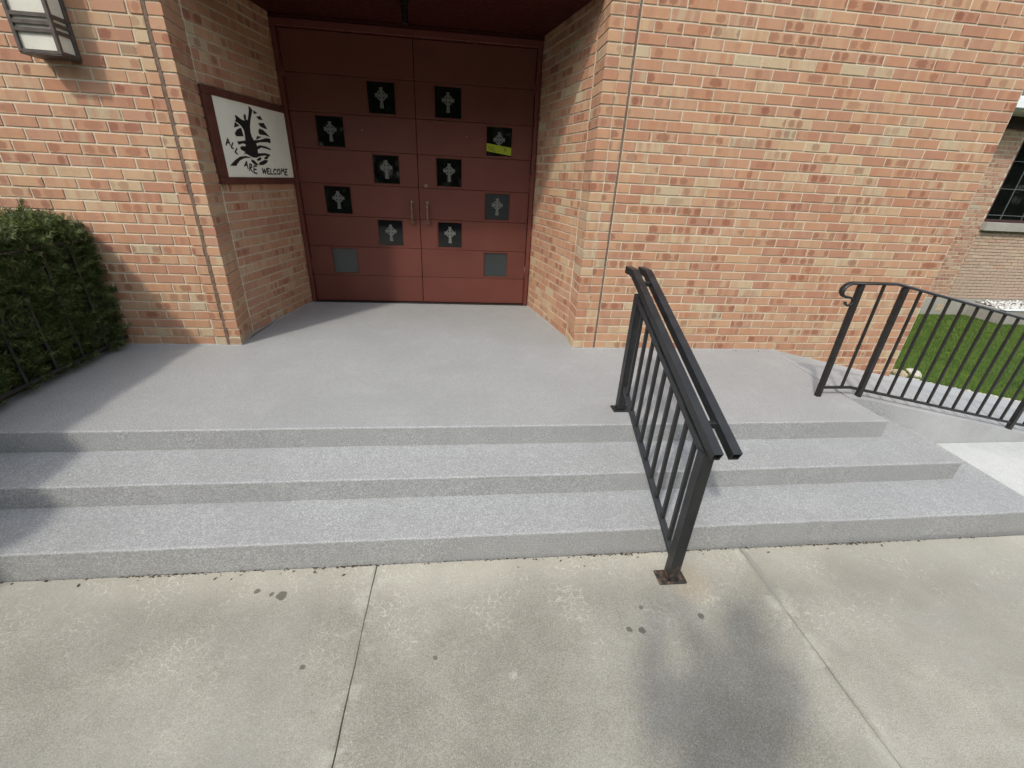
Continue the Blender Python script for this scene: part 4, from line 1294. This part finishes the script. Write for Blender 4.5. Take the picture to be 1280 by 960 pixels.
# window well with pale gravel
ww = empty('window_well', (10.1, 6.85, -.80), label='low concrete planter with pale gravel against the brick wing', cat='planter')
MB().box((0, 0, 0), (3.6, .08, .27), .008).build('front_wall', M['concrete_dull'], ww)
MB().box((0, .08, 0), (.08, .645, .27), .008).build('side_wall', M['concrete_dull'], ww)
MB().box((-.02, -.02, .271), (3.62, .09, .292), .004).build('rim', M['white_trim'], ww)
MB().box((.08, .08, 0), (3.6, .628, .24)).build('fill', M['soil'], ww)
n = 1500
R = random.Random(4)
V, F = [], []
for i in range(n):
    x = R.uniform(.09, 3.55); y = R.uniform(.09, .62); s = R.uniform(.012, .034); z = .24 + (y) * .10 + R.uniform(-.01, .02)
    o = len(V)
    for dx, dy, dz in ((-1, 0, 0), (1, 0, 0), (0, -1, 0), (0, 1, 0), (0, 0, -1), (0, 0, 1)):
        V.append((x + dx * s * R.uniform(.6, 1.3), y + dy * s * R.uniform(.6, 1.3), z + dz * s * R.uniform(.4, .9)))
    for f in ((0, 2, 5), (2, 1, 5), (1, 3, 5), (3, 0, 5), (2, 0, 4), (1, 2, 4), (3, 1, 4), (0, 3, 4)):
        F.append(tuple(o + k for k in f))
link('gravel', hyp_mesh(V, F, M['white_stone']), ww, kind='stuff')

# ------------------------------------------------------------------ the photographer, whose shadow falls on the pavement
def person():
    root = empty('person', (.24, -.19, ZP), label='person in dark clothes holding up a phone with both hands', cat='person')
    def P(x, y, z): return (x, y, z)
    J = {'pel': P(0, 0, .93), 'wai': P(0, .01, 1.06), 'che': P(0, .0, 1.25), 'nek': P(0, -.01, 1.43), 'nk2': P(0, .01, 1.50), 'hd1': P(0, .03, 1.58), 'hd2': P(0, .025, 1.68), 'hd3': P(0, .01, 1.74)}
    R_ = {'pel': .15, 'wai': .13, 'che': .18, 'nek': .065, 'nk2': .055, 'hd1': .082, 'hd2': .095, 'hd3': .07}
    E_ = [('pel', 'wai'), ('wai', 'che'), ('che', 'nek'), ('nek', 'nk2'), ('nk2', 'hd1'), ('hd1', 'hd2'), ('hd2', 'hd3')]
    HX_ = -.24
    for s, n in ((-1, 'l'), (1, 'r')):
        J.update({n + 'hip': P(.10 * s, 0, .88), n + 'kne': P(.12 * s, .02, .48), n + 'ank': P(.13 * s, -.02, .09), n + 'toe': P(.15 * s, .15, .035),
                  n + 'sho': P(.20 * s, -.01, 1.38), n + 'elb': P(.24 * s - .02, .04, 1.14), n + 'wri': P(HX_ + .085 * s, .085, 1.50), n + 'hnd': P(HX_ + .070 * s, .115, 1.575)})
        R_.update({n + 'hip': .10, n + 'kne': .062, n + 'ank': .042, n + 'toe': .034, n + 'sho': .09, n + 'elb': .062, n + 'wri': .036, n + 'hnd': .033})
        E_ += [('pel', n + 'hip'), (n + 'hip', n + 'kne'), (n + 'kne', n + 'ank'), (n + 'ank', n + 'toe'), ('che', n + 'sho'), (n + 'sho', n + 'elb'), (n + 'elb', n + 'wri'), (n + 'wri', n + 'hnd')]
        for q in range(4):
            J[n + 'f%d' % q] = P(HX_ + (.082 + .004 * q) * s, .148, 1.56 + .022 * q); J[n + 'g%d' % q] = P(HX_ + .070 * s, .170, 1.565 + .022 * q)
            R_[n + 'f%d' % q] = .0095; R_[n + 'g%d' % q] = .0085
            E_ += [(n + 'hnd', n + 'f%d' % q), (n + 'f%d' % q, n + 'g%d' % q)]
        J[n + 'th'] = P(HX_ + .045 * s, .140, 1.60); R_[n + 'th'] = .010; E_ += [(n + 'hnd', n + 'th')]
    names = list(J)
    me = bpy.data.meshes.new('body')
    me.from_pydata([J[k] for k in names], [(names.index(a), names.index(b)) for a, b in E_], [])
    o = link('body', me, root)
    sk = o.modifiers.new('skin', 'SKIN')
    for i, k in enumerate(names):
        v = me.skin_vertices[0].data[i]
        r = R_[k]; v.radius = (r, r * (.75 if k in ('pel', 'wai', 'che') else 1))
        v.use_root = (k == 'pel')
    sub = o.modifiers.new('sub', 'SUBSURF'); sub.levels = 2; sub.render_levels = 2
    me.materials.append(M['body'])
    hb = MB()
    bmesh.ops.create_uvsphere(hb.bm, u_segments=20, v_segments=14, radius=.108)
    for v in hb.bm.verts: v.co = Vector((v.co.x * .92, v.co.y * 1.05 - .005, v.co.z * 1.08 + 1.665))
    bmesh.ops.delete(hb.bm, geom=[v for v in hb.bm.verts if v.co.y > .06 and v.co.z < 1.70], context='VERTS')
    hb.build('hair', M['hair'], root, smooth=True)
    fc = MB()
    fc.tube([(0, .105, 1.655), (0, .132, 1.632), (0, .112, 1.622)], [.008, .014, .010], 8)
    for sx in (-1, 1): fc.tube([(sx * .088, .02, 1.67), (sx * .100, .012, 1.65), (sx * .090, .022, 1.62)], [.010, .014, .007], 8)
    fc.build('nose_and_ears', M['skin'], root, smooth=True)
    for sx in (-1, 1): MB().tube([(sx * .034, .098, 1.658), (sx * .034, .110, 1.658)], .011, 10).build('eye', M['plastic'], root)
    mo = MB(); mo.tube([(-.026, .106, 1.592), (0, .113, 1.590), (.026, .106, 1.592)], .006, 6); mo.build('mouth', M['tan_stone'], root)
person()
ph = MB().box((-.076, -.004, -.036), (.076, .004, .036), .003).build('phone', M['plastic'], None, (0, -.028, 1.262), label='black phone held up in both hands', cat='phone')

# ------------------------------------------------------------------ trees across the street (mirrored in the door panes; made taller and denser to block low sky light)
def tree(x, y, h, seed, label):
    R = random.Random(seed)
    root = empty('broadleaf_tree', (x, y, ZP), label=label, cat='tree', group='trees across the street')
    b = MB()
    b.tube([(0, 0, -.1), (.05, .03, h * .2), (.0, .1, h * .42), (.1, .05, h * .62)], [h * .03, h * .024, h * .018, h * .009], 9)
    ends = []
    for k in range(9):
        a = k * 2.4 + R.random(); z0 = h * (.25 + .04 * k); L = h * R.uniform(.22, .34)
        e = Vector((math.cos(a) * L, math.sin(a) * L, z0 + L * R.uniform(.5, 1.1)))
        b.tube([(0.02, .06, z0), e * .5 + Vector((0, 0, z0 * .45)), e], [h * .011, h * .008, h * .003], 6)
        ends.append(e)
    b.build('trunk', M['bark'], root)
    cl = ends + [Vector((R.gauss(0, h * .12), R.gauss(0, h * .12), h * R.uniform(.18, .92))) for _ in range(34)]
    n = 16000
    c = np.array([cl[i] for i in rng.integers(0, len(cl), n)])
    p = c + rng.normal(size=(n, 3)) * np.array([h * .075, h * .075, h * .055])
    a_ = rng.normal(size=(n, 3)); a_ /= np.linalg.norm(a_, axis=1, keepdims=True)
    b_ = np.cross(a_, rng.normal(size=(n, 3))); b_ /= np.linalg.norm(b_, axis=1, keepdims=True)
    s = rng.uniform(.10, .20, n)[:, None]
    V = np.stack([p - a_ * s, p + b_ * s * .6, p + a_ * s, p - b_ * s * .6], axis=1).reshape(-1, 3)
    link('crown', hyp_mesh(V, np.arange(4 * n).reshape(-1, 4), M['tree_leaf']), root)
tree(-12.5, -15.5, 11.5, 4, 'broadleaf tree across the street, far left of the row')
tree(-6.5, -15, 12, 1, 'tall broadleaf tree across the street, second from the left')
tree(-.5, -16, 12.5, 2, 'broadleaf tree across the street opposite the doors, tallest of the row')
tree(5.5, -15, 11.5, 3, 'broadleaf tree across the street, fourth from the left')
tree(11.5, -16, 12, 5, 'broadleaf tree across the street, far right of the row')

# a wood behind them
n = 42000
wx = rng.uniform(-75, 85, n); wy = -27 + rng.normal(0, 1.6, n)
top = np.array([11 + 3 * noise.noise((float(a) * .12, 0, 0)) + 2 * noise.noise((float(a) * .5, 3, 0)) for a in wx])
wz = -1 + top * rng.random(n) ** .8
c = np.c_[wx, wy, wz]
a_ = rng.normal(size=(n, 3)); a_ /= np.linalg.norm(a_, axis=1, keepdims=True)
b_ = np.cross(a_, rng.normal(size=(n, 3))); b_ /= np.linalg.norm(b_, axis=1, keepdims=True)
s = rng.uniform(.25, .6, n)[:, None]
V = np.stack([c - a_ * s, c + b_ * s * .6, c + a_ * s, c - b_ * s * .6], axis=1).reshape(-1, 3)
link('distant_wood', hyp_mesh(V, np.arange(4 * n).reshape(-1, 4), M['tree_leaf']), kind='stuff')
